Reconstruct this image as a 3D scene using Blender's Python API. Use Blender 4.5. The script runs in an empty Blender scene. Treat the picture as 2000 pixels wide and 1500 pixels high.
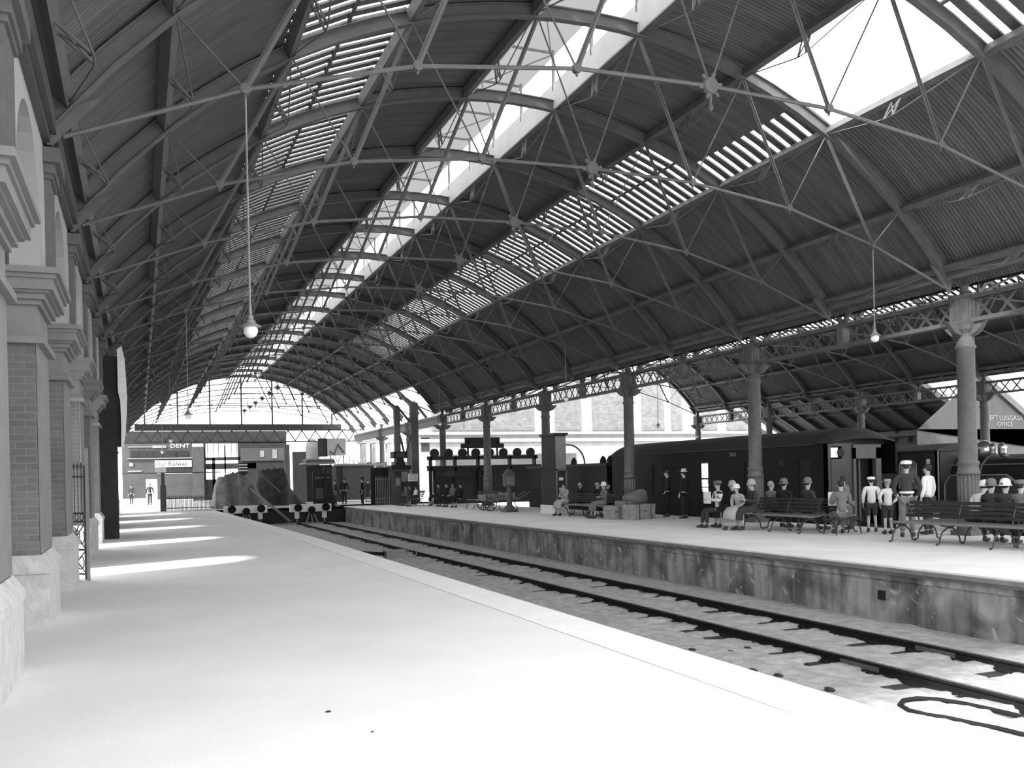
import bpy, math, random
from mathutils import Vector, Matrix
S = bpy.context.scene
COL = S.collection
# ---------------------------------------------------------------- camera, sky, sun, exposure
CAMZ = 1.7
F = 1810.0
yaw = math.atan(728 / 1810.0)
roll = 0.022
cd = bpy.data.cameras.new('camera'); cam = bpy.data.objects.new('camera', cd); COL.objects.link(cam)
cd.sensor_width = 36.0; cd.lens = F / 2000 * 36
cd.shift_y = 0.0895; cd.clip_end = 600; cd.clip_start = 0.05
cam.location = (0, 0, CAMZ)
cam.matrix_world = (Matrix.Translation((0, 0, CAMZ)) @ Matrix.Rotation(-yaw, 4, 'Z') @
                    Matrix.Rotation(math.pi / 2, 4, 'X') @ Matrix.Rotation(-roll, 4, 'Z'))
S.camera = cam
w = bpy.data.worlds.new('sky'); S.world = w; w.use_nodes = True
bg = w.node_tree.nodes['Background']; bg.inputs[0].default_value = (1, 1, 1, 1); bg.inputs[1].default_value = 1.7
sd = bpy.data.lights.new('sun', 'SUN'); sun = bpy.data.objects.new('sun', sd); COL.objects.link(sun)
sd.energy = 3.6; sd.angle = math.radians(5.0); sd.color = (1, 1, 1)
sun.rotation_euler = Vector((0.72, 0.38, -0.70)).to_track_quat('-Z', 'Y').to_euler()
S.view_settings.view_transform = 'Standard'; S.view_settings.look = 'None'
S.view_settings.exposure = 1.25; S.view_settings.gamma = 1.0
S.view_settings.use_curve_mapping = False
try:
    S.cycles.max_bounces = 8; S.cycles.diffuse_bounces = 5; S.cycles.sample_clamp_indirect = 8
    S.cycles.transparent_max_bounces = 16
except Exception: pass
random.seed(7)
C_, S_ = math.cos(yaw), math.sin(yaw)
def img(px, py):
    dx, dy = px - 272, 945 - py
    return dx + roll * dy, dy - roll * dx
def at(px, py, Y):                       # picture point -> X,Z on the plane at distance Y
    a, b = img(px, py)
    X = a * C_ * Y * C_ / (F - a * C_ * S_)
    return X, CAMZ + b * (Y * C_ + X * S_) / F
def fl(px, py, z=0.0):                   # picture point -> X,Y on the level z
    a, b = img(px, py)
    d = F * (CAMZ - z) / (-b)
    X = a * C_ * d / F
    return X, (d - X * S_) / C_
def atx(px, X):                          # Y of a picture column on the plane at X
    a = px - 272
    return (F * X / (C_ * a) - X * S_) / C_
# ---------------------------------------------------------------- materials
MATS = {}
def mat(name, v, rough=0.8, metal=0.0, var=0.15, scale=3.0, vec=(1, 1, 1), bump=0.0, bscale=20, detail=4, spec=0.3):
    if name in MATS: return MATS[name]
    m = bpy.data.materials.new(name); m.use_nodes = True; nt = m.node_tree; N = nt.nodes; L = nt.links
    b = N['Principled BSDF']; b.inputs['Roughness'].default_value = rough; b.inputs['Metallic'].default_value = metal
    b.inputs['Specular IOR Level'].default_value = spec
    tc = N.new('ShaderNodeTexCoord'); mp = N.new('ShaderNodeMapping'); mp.inputs['Scale'].default_value = vec
    L.new(tc.outputs['Object'], mp.inputs[0])
    nz = N.new('ShaderNodeTexNoise'); nz.inputs['Scale'].default_value = scale; nz.inputs['Detail'].default_value = detail
    L.new(mp.outputs[0], nz.inputs['Vector'])
    cr = N.new('ShaderNodeValToRGB')
    lo, hi = max(0, v * (1 - var)), min(1, v * (1 + var))
    cr.color_ramp.elements[0].position = 0.3; cr.color_ramp.elements[1].position = 0.7
    cr.color_ramp.elements[0].color = (lo, lo, lo, 1); cr.color_ramp.elements[1].color = (hi, hi, hi, 1)
    L.new(nz.outputs[0], cr.inputs[0]); L.new(cr.outputs[0], b.inputs['Base Color'])
    if bump:
        n2 = N.new('ShaderNodeTexNoise'); n2.inputs['Scale'].default_value = bscale; n2.inputs['Detail'].default_value = 5
        L.new(tc.outputs['Object'], n2.inputs['Vector'])
        bp = N.new('ShaderNodeBump'); bp.inputs['Strength'].default_value = bump; bp.inputs['Distance'].default_value = 0.03
        L.new(n2.outputs[0], bp.inputs['Height']); L.new(bp.outputs[0], b.inputs['Normal'])
    MATS[name] = m; return m
def brickmat(name, v1, v2, mortar, sw=0.23, sh=0.076, swap=False):
    m = bpy.data.materials.new(name); m.use_nodes = True; nt = m.node_tree; N = nt.nodes; L = nt.links
    b = N['Principled BSDF']; b.inputs['Roughness'].default_value = 0.9; b.inputs['Specular IOR Level'].default_value = 0.15
    tc = N.new('ShaderNodeTexCoord'); sx = N.new('ShaderNodeSeparateXYZ'); cx = N.new('ShaderNodeCombineXYZ')
    L.new(tc.outputs['Object'], sx.inputs[0])
    ad = N.new('ShaderNodeMath'); ad.operation = 'ADD'
    L.new(sx.outputs[0], ad.inputs[0]); L.new(sx.outputs[1], ad.inputs[1])
    L.new(ad.outputs[0], cx.inputs[0]); L.new(sx.outputs[2], cx.inputs[1])
    bt = N.new('ShaderNodeTexBrick'); bt.inputs['Scale'].default_value = 1.0
    bt.inputs['Brick Width'].default_value = sw; bt.inputs['Row Height'].default_value = sh
    bt.inputs['Mortar Size'].default_value = 0.008
    for i, v in zip(('Color1', 'Color2', 'Mortar'), (v1, v2, mortar)): bt.inputs[i].default_value = (v, v, v, 1)
    L.new(cx.outputs[0], bt.inputs['Vector'])
    nz = N.new('ShaderNodeTexNoise'); nz.inputs['Scale'].default_value = 1.3; L.new(tc.outputs['Object'], nz.inputs['Vector'])
    mx = N.new('ShaderNodeMixRGB'); mx.blend_type = 'OVERLAY'; mx.inputs[0].default_value = 0.35
    L.new(bt.outputs[0], mx.inputs[1]); L.new(nz.outputs[0], mx.inputs[2]); L.new(mx.outputs[0], b.inputs['Base Color'])
    MATS[name] = m; return m
def wallmat(name):                       # blotched rendered platform wall with old drip stains
    m = bpy.data.materials.new(name); m.use_nodes = True; nt = m.node_tree; N = nt.nodes; L = nt.links
    b = N['Principled BSDF']; b.inputs['Roughness'].default_value = 0.95; b.inputs['Specular IOR Level'].default_value = 0.1
    tc = N.new('ShaderNodeTexCoord')
    def nz(sc, vec, det=6, dist=0.0):
        mp = N.new('ShaderNodeMapping'); mp.inputs['Scale'].default_value = vec; L.new(tc.outputs['Object'], mp.inputs[0])
        n = N.new('ShaderNodeTexNoise'); n.inputs['Scale'].default_value = sc; n.inputs['Detail'].default_value = det
        n.inputs['Distortion'].default_value = dist
        L.new(mp.outputs[0], n.inputs['Vector']); return n
    def ramp(a, p, q, lo, hi):
        r = N.new('ShaderNodeValToRGB'); r.color_ramp.elements[0].position = p; r.color_ramp.elements[1].position = q
        r.color_ramp.elements[0].color = (lo, lo, lo, 1); r.color_ramp.elements[1].color = (hi, hi, hi, 1)
        L.new(a.outputs[0], r.inputs[0]); return r
    a = ramp(nz(1.2, (1, 1, 1), 8, 0.6), 0.35, 0.62, 0.15, 0.40)
    s = ramp(nz(5, (1, 1, 0.12), 5), 0.35, 0.6, 0.45, 1.0)
    c = ramp(nz(2.2, (1, 1, 1.4), 9, 1.2), 0.62, 0.68, 0.0, 1.0)
    mx = N.new('ShaderNodeMixRGB'); mx.blend_type = 'MULTIPLY'; mx.inputs[0].default_value = 0.8
    L.new(a.outputs[0], mx.inputs[1]); L.new(s.outputs[0], mx.inputs[2])
    m2 = N.new('ShaderNodeMixRGB'); L.new(c.outputs[0], m2.inputs[0]); L.new(mx.outputs[0], m2.inputs[1])
    m2.inputs[2].default_value = (0.42, 0.42, 0.42, 1); L.new(m2.outputs[0], b.inputs['Base Color'])
    bp = N.new('ShaderNodeBump'); bp.inputs['Strength'].default_value = 0.5; bp.inputs['Distance'].default_value = 0.04
    L.new(nz(6, (1, 1, 1)).outputs[0], bp.inputs['Height']); L.new(bp.outputs[0], b.inputs['Normal'])
    MATS[name] = m; return m
def glassmat(name, tr=0.85, tint=1.0, transl=False, tc=.9):
    m = bpy.data.materials.new(name); m.use_nodes = True; nt = m.node_tree; N = nt.nodes; L = nt.links
    for n in list(N):
        if n.type == 'BSDF_PRINCIPLED': N.remove(n)
    t = N.new('ShaderNodeBsdfTransparent'); t.inputs[0].default_value = (tint, tint, tint, 1)
    g = N.new('ShaderNodeBsdfTranslucent' if transl else 'ShaderNodeBsdfGlossy'); g.inputs[0].default_value = (tc, tc, tc, 1)
    if not transl: g.inputs['Roughness'].default_value = 0.05
    mx = N.new('ShaderNodeMixShader'); mx.inputs[0].default_value = 1 - tr
    L.new(t.outputs[0], mx.inputs[1]); L.new(g.outputs[0], mx.inputs[2]); L.new(mx.outputs[0], N['Material Output'].inputs[0])
    MATS[name] = m; return m
mat('roof_iron', 0.085, 0.55, 0.0, 0.30, 2.2, (0.25, 2.4, 0.25), spec=0.35)
mat('slat', 0.08, 0.7, 0, 0.2)
mat('iron_grey', 0.10, 0.55, 0.0, 0.15, 4, spec=0.4)
mat('iron_dark', 0.06, 0.5, 0.0, 0.2, 4, spec=0.4)
mat('iron_light', 0.22, 0.55, 0, 0.1, 4, spec=0.4)
mat('column_paint', 0.105, 0.6, 0, 0.12, 6, bump=0.1)
mat('column_dark', 0.10, 0.6, 0, 0.12, 6)
mat('board_white', 0.80, 0.6, 0, 0.06, 2)
mat('stone_light', 0.20, 0.85, 0, 0.08, 3, bump=0.25, bscale=14)
mat('render_light', 0.34, 0.9, 0, 0.08, 1.5)
mat('rock_face', 0.50, 0.9, 0, 0.12, 5, bump=1.0, bscale=7)
mat('asphalt', 0.70, 0.9, 0, 0.05, 0.7, bump=0.15, bscale=60)
mat('coping', 0.76, 0.9, 0, 0.05, 2, bump=0.1, bscale=50)
mat('edge_right_shaded', 0.22, 0.9, 0, 0.2, 3, bump=.3); mat('asphalt_right', 0.80, 0.9, 0, 0.08, 0.7, bump=0.15, bscale=60)
mat('ballast', 0.33, 0.95, 0, 0.22, 5, bump=0.6, bscale=30, detail=10)
mat('rail_steel', 0.015, 0.7, 0.0, 0.2, 4, spec=0.12)
mat('rail_top', 0.10, 0.5, 0.3, 0.1, 4)
mat('wood_dark', 0.03, 0.7, 0, 0.25, 4)
mat('wood_mid', 0.22, 0.7, 0, 0.2, 5, (1, 1, 5))
mat('wood_seat', 0.22, 0.45, 0, 0.2, 6, (1, 6, 1), spec=0.6)
mat('white_paint', 0.85, 0.6, 0, 0.05, 3)
mat('black', 0.015, 0.6, 0, 0.1)
mat('train_paint', 0.010, 0.5, 0, 0.2, 2, spec=0.15)
mat('train_roof', 0.05, 0.6, 0, 0.2, 2)
mat('train_mid', 0.045, 0.45, 0, 0.2, 2, spec=0.4)
mat('brass', 0.55, 0.25, 0.9, 0.1)
mat('canvas', 0.15, 0.9, 0, 0.3, 2.5, bump=0.5, bscale=3)
mat('canvas_dark', 0.05, 0.9, 0, 0.3, 2.5, bump=0.5, bscale=3)
mat('skin', 0.42, 0.6, 0, 0.05); mat('hair_dark', 0.03, 0.7); mat('hair_fair', 0.35, 0.7)
mat('cloth_black', 0.02, 0.9, 0, 0.2); mat('cloth_dark', 0.05, 0.9, 0, 0.2); mat('cloth_mid', 0.18, 0.9, 0, 0.15)
mat('cloth_light', 0.42, 0.9, 0, 0.12); mat('cloth_white', 0.82, 0.9, 0, 0.05)
mat('paper', 0.8, 0.9, 0, 0.1, 30); mat('leather', 0.30, 0.6, 0, 0.2, 8); mat('leather_dark', 0.06, 0.6, 0, 0.2, 8)
mat('lamp_glass', 0.85, 0.15, 0, 0.02, spec=0.8)
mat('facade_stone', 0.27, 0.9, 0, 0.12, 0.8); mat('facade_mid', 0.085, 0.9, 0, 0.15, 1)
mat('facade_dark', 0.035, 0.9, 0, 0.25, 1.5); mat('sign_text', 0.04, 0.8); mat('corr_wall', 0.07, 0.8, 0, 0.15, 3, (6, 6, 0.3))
mat('street', 0.45, 0.9, 0, 0.1, 1)
mat('brick_seen', 0.3)
brickmat('brick', 0.13, 0.15, 0.18, 0.23, 0.086)
brickmat('brick_far', 0.14, 0.18, 0.22, 0.5, 0.2)
wallmat('platform_wall')
glassmat('glass', 0.88, 0.97); glassmat('roof_glass', 0.10, 0.9, True); glassmat('lantern_glass', 0.0, 0.5, True, 0.10)
# patterned dress
def patt():
    m = bpy.data.materials.new('cloth_pattern'); m.use_nodes = True; nt = m.node_tree; N = nt.nodes; L = nt.links
    tc = N.new('ShaderNodeTexCoord'); n = N.new('ShaderNodeTexVoronoi'); n.inputs['Scale'].default_value = 9
    r = N.new('ShaderNodeValToRGB'); r.color_ramp.interpolation = 'CONSTANT'
    r.color_ramp.elements[0].color = (.03, .03, .03, 1); r.color_ramp.elements[1].position = 0.45; r.color_ramp.elements[1].color = (.8, .8, .8, 1)
    L.new(tc.outputs['Object'], n.inputs['Vector']); L.new(n.outputs['Color'], r.inputs[0])
    L.new(r.outputs[0], N['Principled BSDF'].inputs['Base Color']); MATS['cloth_pattern'] = m
patt()
# ---------------------------------------------------------------- mesh helpers
class MB:
    def __init__(s): s.v = []; s.f = []
    def add(s, vs, fs):
        n = len(s.v); s.v += [tuple(v) for v in vs]; s.f += [tuple(i + n for i in f) for f in fs]; return s
    def box(s, x0, x1, y0, y1, z0, z1):
        return s.add([(x, y, z) for z in (z0, z1) for y in (y0, y1) for x in (x0, x1)],
                     [(0, 2, 3, 1), (4, 5, 7, 6), (0, 1, 5, 4), (2, 6, 7, 3), (0, 4, 6, 2), (1, 3, 7, 5)])
    def bar(s, p, q, w, h=None, up=(0, 0, 1)):
        h = h or w; p = Vector(p); q = Vector(q); d = (q - p).normalized(); up = Vector(up)
        if abs(d.dot(up)) > 0.99: up = Vector((1, 0, 0))
        a = d.cross(up).normalized() * w / 2; b = a.cross(d).normalized() * h / 2
        vs = [c + sa * a + sb * b for c in (p, q) for sb in (-1, 1) for sa in (-1, 1)]
        return s.add(vs, [(0, 2, 3, 1), (4, 5, 7, 6), (0, 1, 5, 4), (2, 6, 7, 3), (0, 4, 6, 2), (1, 3, 7, 5)])
    def tube(s, pts, r, n=6, closed=False, caps=True):
        pts = [Vector(p) for p in pts]; m = len(pts); rr = r if isinstance(r, (list, tuple)) else [r] * m
        rings = []; ref = None
        for i, p in enumerate(pts):
            if closed: d = pts[(i + 1) % m] - pts[i - 1]
            else: d = pts[min(i + 1, m - 1)] - pts[max(i - 1, 0)]
            d.normalize()
            if ref is None:
                ref = Vector((0, 0, 1)) if abs(d.z) < 0.9 else Vector((1, 0, 0))
            a = d.cross(ref).normalized(); b = a.cross(d).normalized(); ref = b
            rings.append([p + (a * math.cos(2 * math.pi * k / n) + b * math.sin(2 * math.pi * k / n)) * rr[i] for k in range(n)])
        vs = [v for R in rings for v in R]; fs = []
        for i in range(m if closed else m - 1):
            j = (i + 1) % m
            for k in range(n):
                l = (k + 1) % n; fs.append((i * n + k, i * n + l, j * n + l, j * n + k))
        if caps and not closed: fs.append(tuple(reversed(range(n)))); fs.append(tuple(range((m - 1) * n, m * n)))
        return s.add(vs, fs)
    def lathe(s, prof, c=(0, 0, 0), n=16, axis='Z', caps=True):
        vs = []; m = len(prof)
        for r, h in prof:
            for k in range(n):
                a = 2 * math.pi * k / n; x, y = r * math.cos(a), r * math.sin(a)
                p = (x, y, h) if axis == 'Z' else ((h, x, y) if axis == 'X' else (y, h, x))
                vs.append((c[0] + p[0], c[1] + p[1], c[2] + p[2]))
        fs = [(i * n + k, i * n + (k + 1) % n, (i + 1) * n + (k + 1) % n, (i + 1) * n + k) for i in range(m - 1) for k in range(n)]
        if caps: fs.append(tuple(reversed(range(n)))); fs.append(tuple(range((m - 1) * n, m * n)))
        return s.add(vs, fs)
    def prism(s, poly, a0, a1, axis='Y'):   # poly of 2D points; axis the extrusion direction
        n = len(poly)
        def P(u, v, a): return (u, a, v) if axis == 'Y' else ((a, u, v) if axis == 'X' else (u, v, a))
        vs = [P(u, v, a0) for u, v in poly] + [P(u, v, a1) for u, v in poly]
        fs = [tuple(range(n)), tuple(reversed(range(n, 2 * n)))] + [(i, i + n, (i + 1) % n + n, (i + 1) % n) for i in range(n)]
        return s.add(vs, fs)
    def ell(s, c, r, n=12, m=8, rot=None):
        vs = []; c = Vector(c)
        for i in range(m + 1):
            t = math.pi * i / m
            for k in range(n):
                a = 2 * math.pi * k / n
                p = Vector((r[0] * math.sin(t) * math.cos(a), r[1] * math.sin(t) * math.sin(a), r[2] * math.cos(t)))
                if rot: p = rot @ p
                vs.append(c + p)
        fs = [(i * n + k, (i + 1) * n + k, (i + 1) * n + (k + 1) % n, i * n + (k + 1) % n) for i in range(m) for k in range(n)]
        return s.add(vs, fs)
    def grid(s, rows):                       # rows of points -> quad surface
        n = len(rows[0]); vs = [p for r in rows for p in r]
        return s.add(vs, [(i * n + k, i * n + k + 1, (i + 1) * n + k + 1, (i + 1) * n + k) for i in range(len(rows) - 1) for k in range(n - 1)])
    def build(s, name, m, parent=None, smooth=False, world=True, bevel=0):
        me = bpy.data.meshes.new(name)
        v = s.v
        if parent is not None and world:
            o = parent['_loc'] if '_loc' in parent else (0, 0, 0)
            v = [(a - o[0], b - o[1], c - o[2]) for a, b, c in v]
        me.from_pydata(v, [], s.f); me.update()
        import bmesh
        bm = bmesh.new(); bm.from_mesh(me); bmesh.ops.remove_doubles(bm, verts=bm.verts, dist=1e-5)
        bmesh.ops.recalc_face_normals(bm, faces=bm.faces); bm.to_mesh(me); bm.free()
        me.materials.append(MATS[m])
        if smooth: me.polygons.foreach_set('use_smooth', [True] * len(me.polygons)); me.update()
        ob = bpy.data.objects.new(name, me); COL.objects.link(ob)
        if parent is not None: ob.parent = parent
        if bevel:
            b = ob.modifiers.new('b', 'BEVEL'); b.width = bevel; b.segments = 2; b.limit_method = 'ANGLE'
        return ob
def struct(o): o['kind'] = 'structure'; return o
def tag(o, label, cat, group=None):
    o['label'] = label; o['category'] = cat
    if group: o['group'] = group
    return o
THINGS = []
def thing(name, loc, label=None, cat=None, group=None, rz=0.0):
    o = bpy.data.objects.new(name, None); COL.objects.link(o); o.location = loc; o.rotation_euler = (0, 0, rz)
    o.empty_display_size = 0.2
    o['_loc'] = tuple(loc) if rz == 0 else (0, 0, 0); THINGS.append(o)
    if label: tag(o, label, cat, group)
    return o
def dup(o, loc=None, rz=None, label=None, group=None):
    c = o.copy(); COL.objects.link(c)
    if loc is not None: c.location = loc
    if rz is not None: c.rotation_euler = (0, 0, rz)
    if label: c['label'] = label
    if group: c['group'] = group
    for ch in [x for x in COL.objects if x.parent == o]:
        k = ch.copy(); COL.objects.link(k); k.parent = c
        for g in [x for x in COL.objects if x.parent == ch]:
            q = g.copy(); COL.objects.link(q); q.parent = k
    if '_loc' in c: del c['_loc']
    return c
def text(s, size, loc, rot, m, name='lettering', parent=None, extr=0.006, align='CENTER', sx=1.0):
    cu = bpy.data.curves.new(name, 'FONT'); cu.body = s; cu.size = size; cu.extrude = extr; cu.align_x = align; cu.align_y = 'CENTER'
    cu.resolution_u = 2
    t = bpy.data.objects.new(name, cu); COL.objects.link(t); dg = bpy.context.evaluated_depsgraph_get(); dg.update()
    me = bpy.data.meshes.new_from_object(t.evaluated_get(dg)); bpy.data.objects.remove(t)
    ob = bpy.data.objects.new(name, me); COL.objects.link(ob); me.materials.clear(); me.materials.append(MATS[m])
    if parent is not None and '_loc' in parent:
        p = parent['_loc']; loc = (loc[0] - p[0], loc[1] - p[1], loc[2] - p[2])
    ob.location = loc; ob.rotation_euler = rot; ob.scale = (sx, 1, 1)
    if parent is not None: ob.parent = parent
    return ob
ORD = ['nearest', 'second', 'third', 'fourth', 'fifth', 'sixth', 'seventh', 'eighth', 'ninth', 'tenth', 'eleventh', 'twelfth',
       'thirteenth', 'fourteenth', 'fifteenth', 'sixteenth', 'seventeenth', 'eighteenth', 'nineteenth', 'twentieth', 'twenty-first']
FRONT = (math.pi / 2, 0, 0)              # lettering facing the camera end (-Y)
# ---------------------------------------------------------------- the two train halls
XC, R0, ZC = 8.71, 12.06, -1.18          # centre, rib radius, centre height (world)
XC2 = 28.99
PITCH = 4.22; Y0 = 4.24
def arc(o, dr=0.0, xc=XC):
    r = R0 + dr; return xc + o * r / R0, ZC + math.sqrt(max(0, r * r - (o * r / R0) ** 2))
def sheet(b, xc, o0, o1, ya, yb, n=5):
    per = 0.10; k = int((yb - ya) / per * 4); rows = []
    for i in range(k + 1):
        y = ya + (yb - ya) * i / k; w_ = 0.014 * math.sin(i * math.pi / 2 + 0.4)
        rows.append([(lambda p: (p[0], y, p[1]))(arc(o0 + (o1 - o0) * j / n, 0.30 + w_, xc)) for j in range(n + 1)])
    b.grid(rows)
GY = 87.0; YE = 59.1
OL, OS0, OS1, OE = 1.14, 3.74, 5.99, 9.75
roof = MB()
ya = 4.0
for sgn in (-1, 1):
    sheet(roof, XC, sgn * OL, sgn * OS0, ya, GY)
    if sgn < 0: sheet(roof, XC, sgn * OS1, sgn * OE, ya, GY, 7)
    else:
        sheet(roof, XC, OS1, 8.12, ya, GY, 4); sheet(roof, XC, 8.12, OE, ya, YE, 3)
# boarded upper part of one bay of the right-hand rooflight and the far end of both strips
sheet(roof, XC, 3.74, 5.2, Y0 + 3 * PITCH + .05, Y0 + 4 * PITCH, 2)
sheet(roof, XC, -3.74, -5.99, 59.0, GY, 2); sheet(roof, XC, 3.74, 5.99, 59.0, GY, 2)
ceiling = struct(roof.build('ceiling', 'roof_iron', smooth=True))
# rooflight glazing: dark iron strips between panes
sl = MB(); gp = MB(); fr = MB()
for sgn in (-1, 1):
    for b in range(14):
        y0 = Y0 + (b - 1) * PITCH
        if y0 < ya - .6: continue
        if sgn > 0 and b == 3: continue                # the bay that stands open to the sky
        oa, ob_ = (3.74, 5.99)
        if sgn > 0 and b == 4: oa = 5.2
        ys = y0
        for k in range(11):
            yc = y0 + PITCH * (k + .5) / 11; q0, q1 = yc - .192, yc + .02
            for (u0, u1) in ((oa, (oa + ob_) / 2), ((oa + ob_) / 2, ob_)):
                P = [arc(sgn * u, .29, XC) for u in (u0, u1)]; Q = [arc(sgn * u, .33, XC) for u in (u0, u1)]
                sl.add([(P[0][0], q0, P[0][1]), (P[1][0], q0, P[1][1]), (P[1][0], q1, P[1][1]), (P[0][0], q1, P[0][1]),
                        (Q[0][0], q0, Q[0][1]), (Q[1][0], q0, Q[1][1]), (Q[1][0], q1, Q[1][1]), (Q[0][0], q1, Q[0][1])],
                       [(0, 1, 2, 3), (7, 6, 5, 4), (0, 4, 5, 1), (1, 5, 6, 2), (2, 6, 7, 3), (3, 7, 4, 0)])
        for (u0, u1) in ((oa, (oa + ob_) / 2), ((oa + ob_) / 2, ob_)):
            P = [arc(sgn * u, .345, XC) for u in (u0, u1)]
            gp.add([(P[0][0], y0, P[0][1]), (P[1][0], y0, P[1][1]), (P[1][0], y0 + PITCH, P[1][1]), (P[0][0], y0 + PITCH, P[0][1])], [(0, 1, 2, 3)])
        for u in (4.87,):
            if u < oa: continue
            p = arc(sgn * u, .27, XC); fr.bar((p[0], y0, p[1]), (p[0], y0 + PITCH, p[1]), .07, .05)
sl.build('rooflight_bar', 'slat', ceiling); fr.build('rooflight_rail', 'iron_dark', ceiling)
gp.build('rooflight_glass', 'roof_glass', ceiling)
# ridge lantern: upstands, posts, hood
up = MB(); hood = MB(); hg = MB(); post = MB()
for sgn in (-1, 1):
    p = arc(sgn * OL, .05, XC); q = arc(sgn * OL, .62, XC)
    up.box(p[0] - .03, p[0] + .03, ya, GY, p[1], p[1] + (.62 if sgn > 0 else .8))
z0 = arc(OL, .3, XC)[1]
zr = [(XC + o, z0 + 1.28 - .10 * (o / 1.5) ** 2) for o in (-1.62, -.8, -.62, 0, .45, .9, 1.28)]
for i in range(6):
    (x0, h0), (x1, h1) = zr[i], zr[i + 1]
    if i == 1: continue
    tgt = hood if i == 0 else hg
    tgt.add([(x0, ya, h0), (x1, ya, h1), (x1, GY, h1), (x0, GY, h0)], [(0, 1, 2, 3)])
y = Y0 + PITCH
while y < GY - 1:
    for dy in (0, PITCH / 2):
        for sgn in (-1, 1):
            x = XC + sgn * OL; post.bar((x, y + dy, z0 + .2), (x, y + dy, z0 + 1.22), .06)
    for dy in (0, PITCH / 2):
        post.bar((XC - 1.14, y + dy, z0 + 1.16), (XC + 1.14, y + dy, z0 + 1.16), .05)
    post.tube([(XC - 1.1, y, z0 + 1.1), (XC + 1.1, y + PITCH, z0 + 1.1)], .018, 5); post.tube([(XC + 1.1, y, z0 + 1.1), (XC - 1.1, y + PITCH, z0 + 1.1)], .018, 5)
    y += PITCH
up.build('lantern_upstand', 'board_white', ceiling); hood.build('lantern_hood', 'roof_iron', ceiling)
hg.build('lantern_panel', 'lantern_glass', ceiling); post.build('lantern_post', 'iron_light', ceiling)
# purlins of both halls, trussed underneath between each pair of trusses
def purlins(xc, offs, ceil, yend, name='purlin', flip=None, ys=4.0):
    for o in offs:
        b = MB(); u = 1 if o > 0 else -1
        p = arc(o, .13, xc); nx, nz = (p[0] - xc) / R0, (p[1] - ZC) / R0
        ye = YE if (abs(o) > 9 and (o > 0)) else yend
        b.bar((p[0], ys, p[1]), (p[0], ye, p[1]), .13, .2, up=(nx, 0, nz))
        y = Y0 + PITCH
        while y + PITCH < min(ye, 62) + .5:
            a = arc(o, .03, xc); m_ = arc(o, -.42, xc)
            A = Vector((a[0], y + .1, a[1])); B = Vector((a[0], y + PITCH - .1, a[1]))
            m1 = Vector((m_[0], y + PITCH * .5 - .12, m_[1])); m2 = Vector((m_[0], y + PITCH * .5 + .12, m_[1]))
            b.tube([A, m1, m2, B], .014, 4)
            for mm in (m1, m2):
                b.bar(mm, (a[0], mm.y, a[1]), .03)
            b.bar(m1, (a[0], m2.y, a[1]), .02); b.bar(m2, (a[0], m1.y, a[1]), .02)
            y += PITCH
        b.build(name, 'iron_grey', ceil)
purlins(XC, (-9.38, -8.12, -5.99, -3.74, -1.22, 1.22, 3.74, 5.99, 8.12, 9.38), ceiling, GY)
roof2 = MB()
for a_, b_ in ((-9.75, -1.14), (1.14, 3.74), (5.99, 9.75)): sheet(roof2, XC2, a_, b_, 7, YE, 8)
sheet(roof2, XC2, -1.14, 1.14, 7, YE, 2)
ceiling2 = struct(roof2.build('ceiling_2', 'roof_iron', smooth=True))
s2 = MB()
for k in range(int((YE - 10.4) / .384)):
    yc = 10.4 + k * .384
    P = [arc(u, .29, XC2) for u in (3.74, 5.99)]
    s2.add([(P[0][0], yc - .1, P[0][1]), (P[1][0], yc - .1, P[1][1]), (P[1][0], yc + .1, P[1][1]), (P[0][0], yc + .1, P[0][1])], [(0, 1, 2, 3)])
s2.build('rooflight_bar', 'slat', ceiling2)
g_ = MB(); P = [arc(u, .34, XC2) for u in (3.74, 5.99)]
g_.add([(P[0][0], 7, P[0][1]), (P[1][0], 7, P[1][1]), (P[1][0], YE, P[1][1]), (P[0][0], YE, P[0][1])], [(0, 1, 2, 3)]); g_.build('rooflight_glass', 'roof_glass', ceiling2)
purlins(XC2, (-9.38, -8.12, 1.22, 3.74, 5.99, 8.12, 9.38), ceiling2, YE, ys=7.5)
# end arch board of the main roof where the right eave stops
eb = MB()
for i in range(8):
    o0, o1 = 8.12 + (9.75 - 8.12) * i / 8, 8.12 + (9.75 - 8.12) * (i + 1) / 8
    a, b = arc(o0, .3), arc(o1, .3); c, d = arc(o0, .0), arc(o1, .0)
    eb.add([(a[0], YE, a[1]), (b[0], YE, b[1]), (d[0], YE, d[1]), (c[0], YE, c[1]), (a[0], YE + .05, a[1]), (b[0], YE + .05, b[1]), (d[0], YE + .05, d[1]), (c[0], YE + .05, c[1])],
           [(0, 1, 2, 3), (4, 7, 6, 5), (0, 4, 5, 1), (2, 6, 7, 3)])
eb.build('verge_board', 'iron_light', ceiling)
e2 = MB(); pts = [arc(u, .15, XC2) for u in [x * .95 - 9.75 for x in range(11)]]
e2.tube([(p[0], YE, p[1]) for p in pts], .1, 6); e2.build('verge_board', 'iron_light', ceiling2)
# valley gutter between the halls
gt = MB(); gt.box(18.28, 19.42, 4, YE, 6.22, 6.27); gt.box(18.25, 18.32, 4, YE, 6.2, 6.42); gt.box(19.38, 19.45, 4, YE, 6.2, 6.42)
struct(gt.build('trim_1', 'iron_grey'))
g2 = MB(); g2.box(38.5, 39.3, 6, YE, 6.22, 6.3); struct(g2.build('trim_2', 'iron_grey'))
# left eave gutter on the wall head
g3 = MB(); g3.box(-1.06, -.93, 4, GY, 5.92, 6.1); g3.box(-1.0, -.86, 4, GY, 6.02, 6.3)
struct(g3.build('trim_3', 'iron_dark'))

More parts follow.
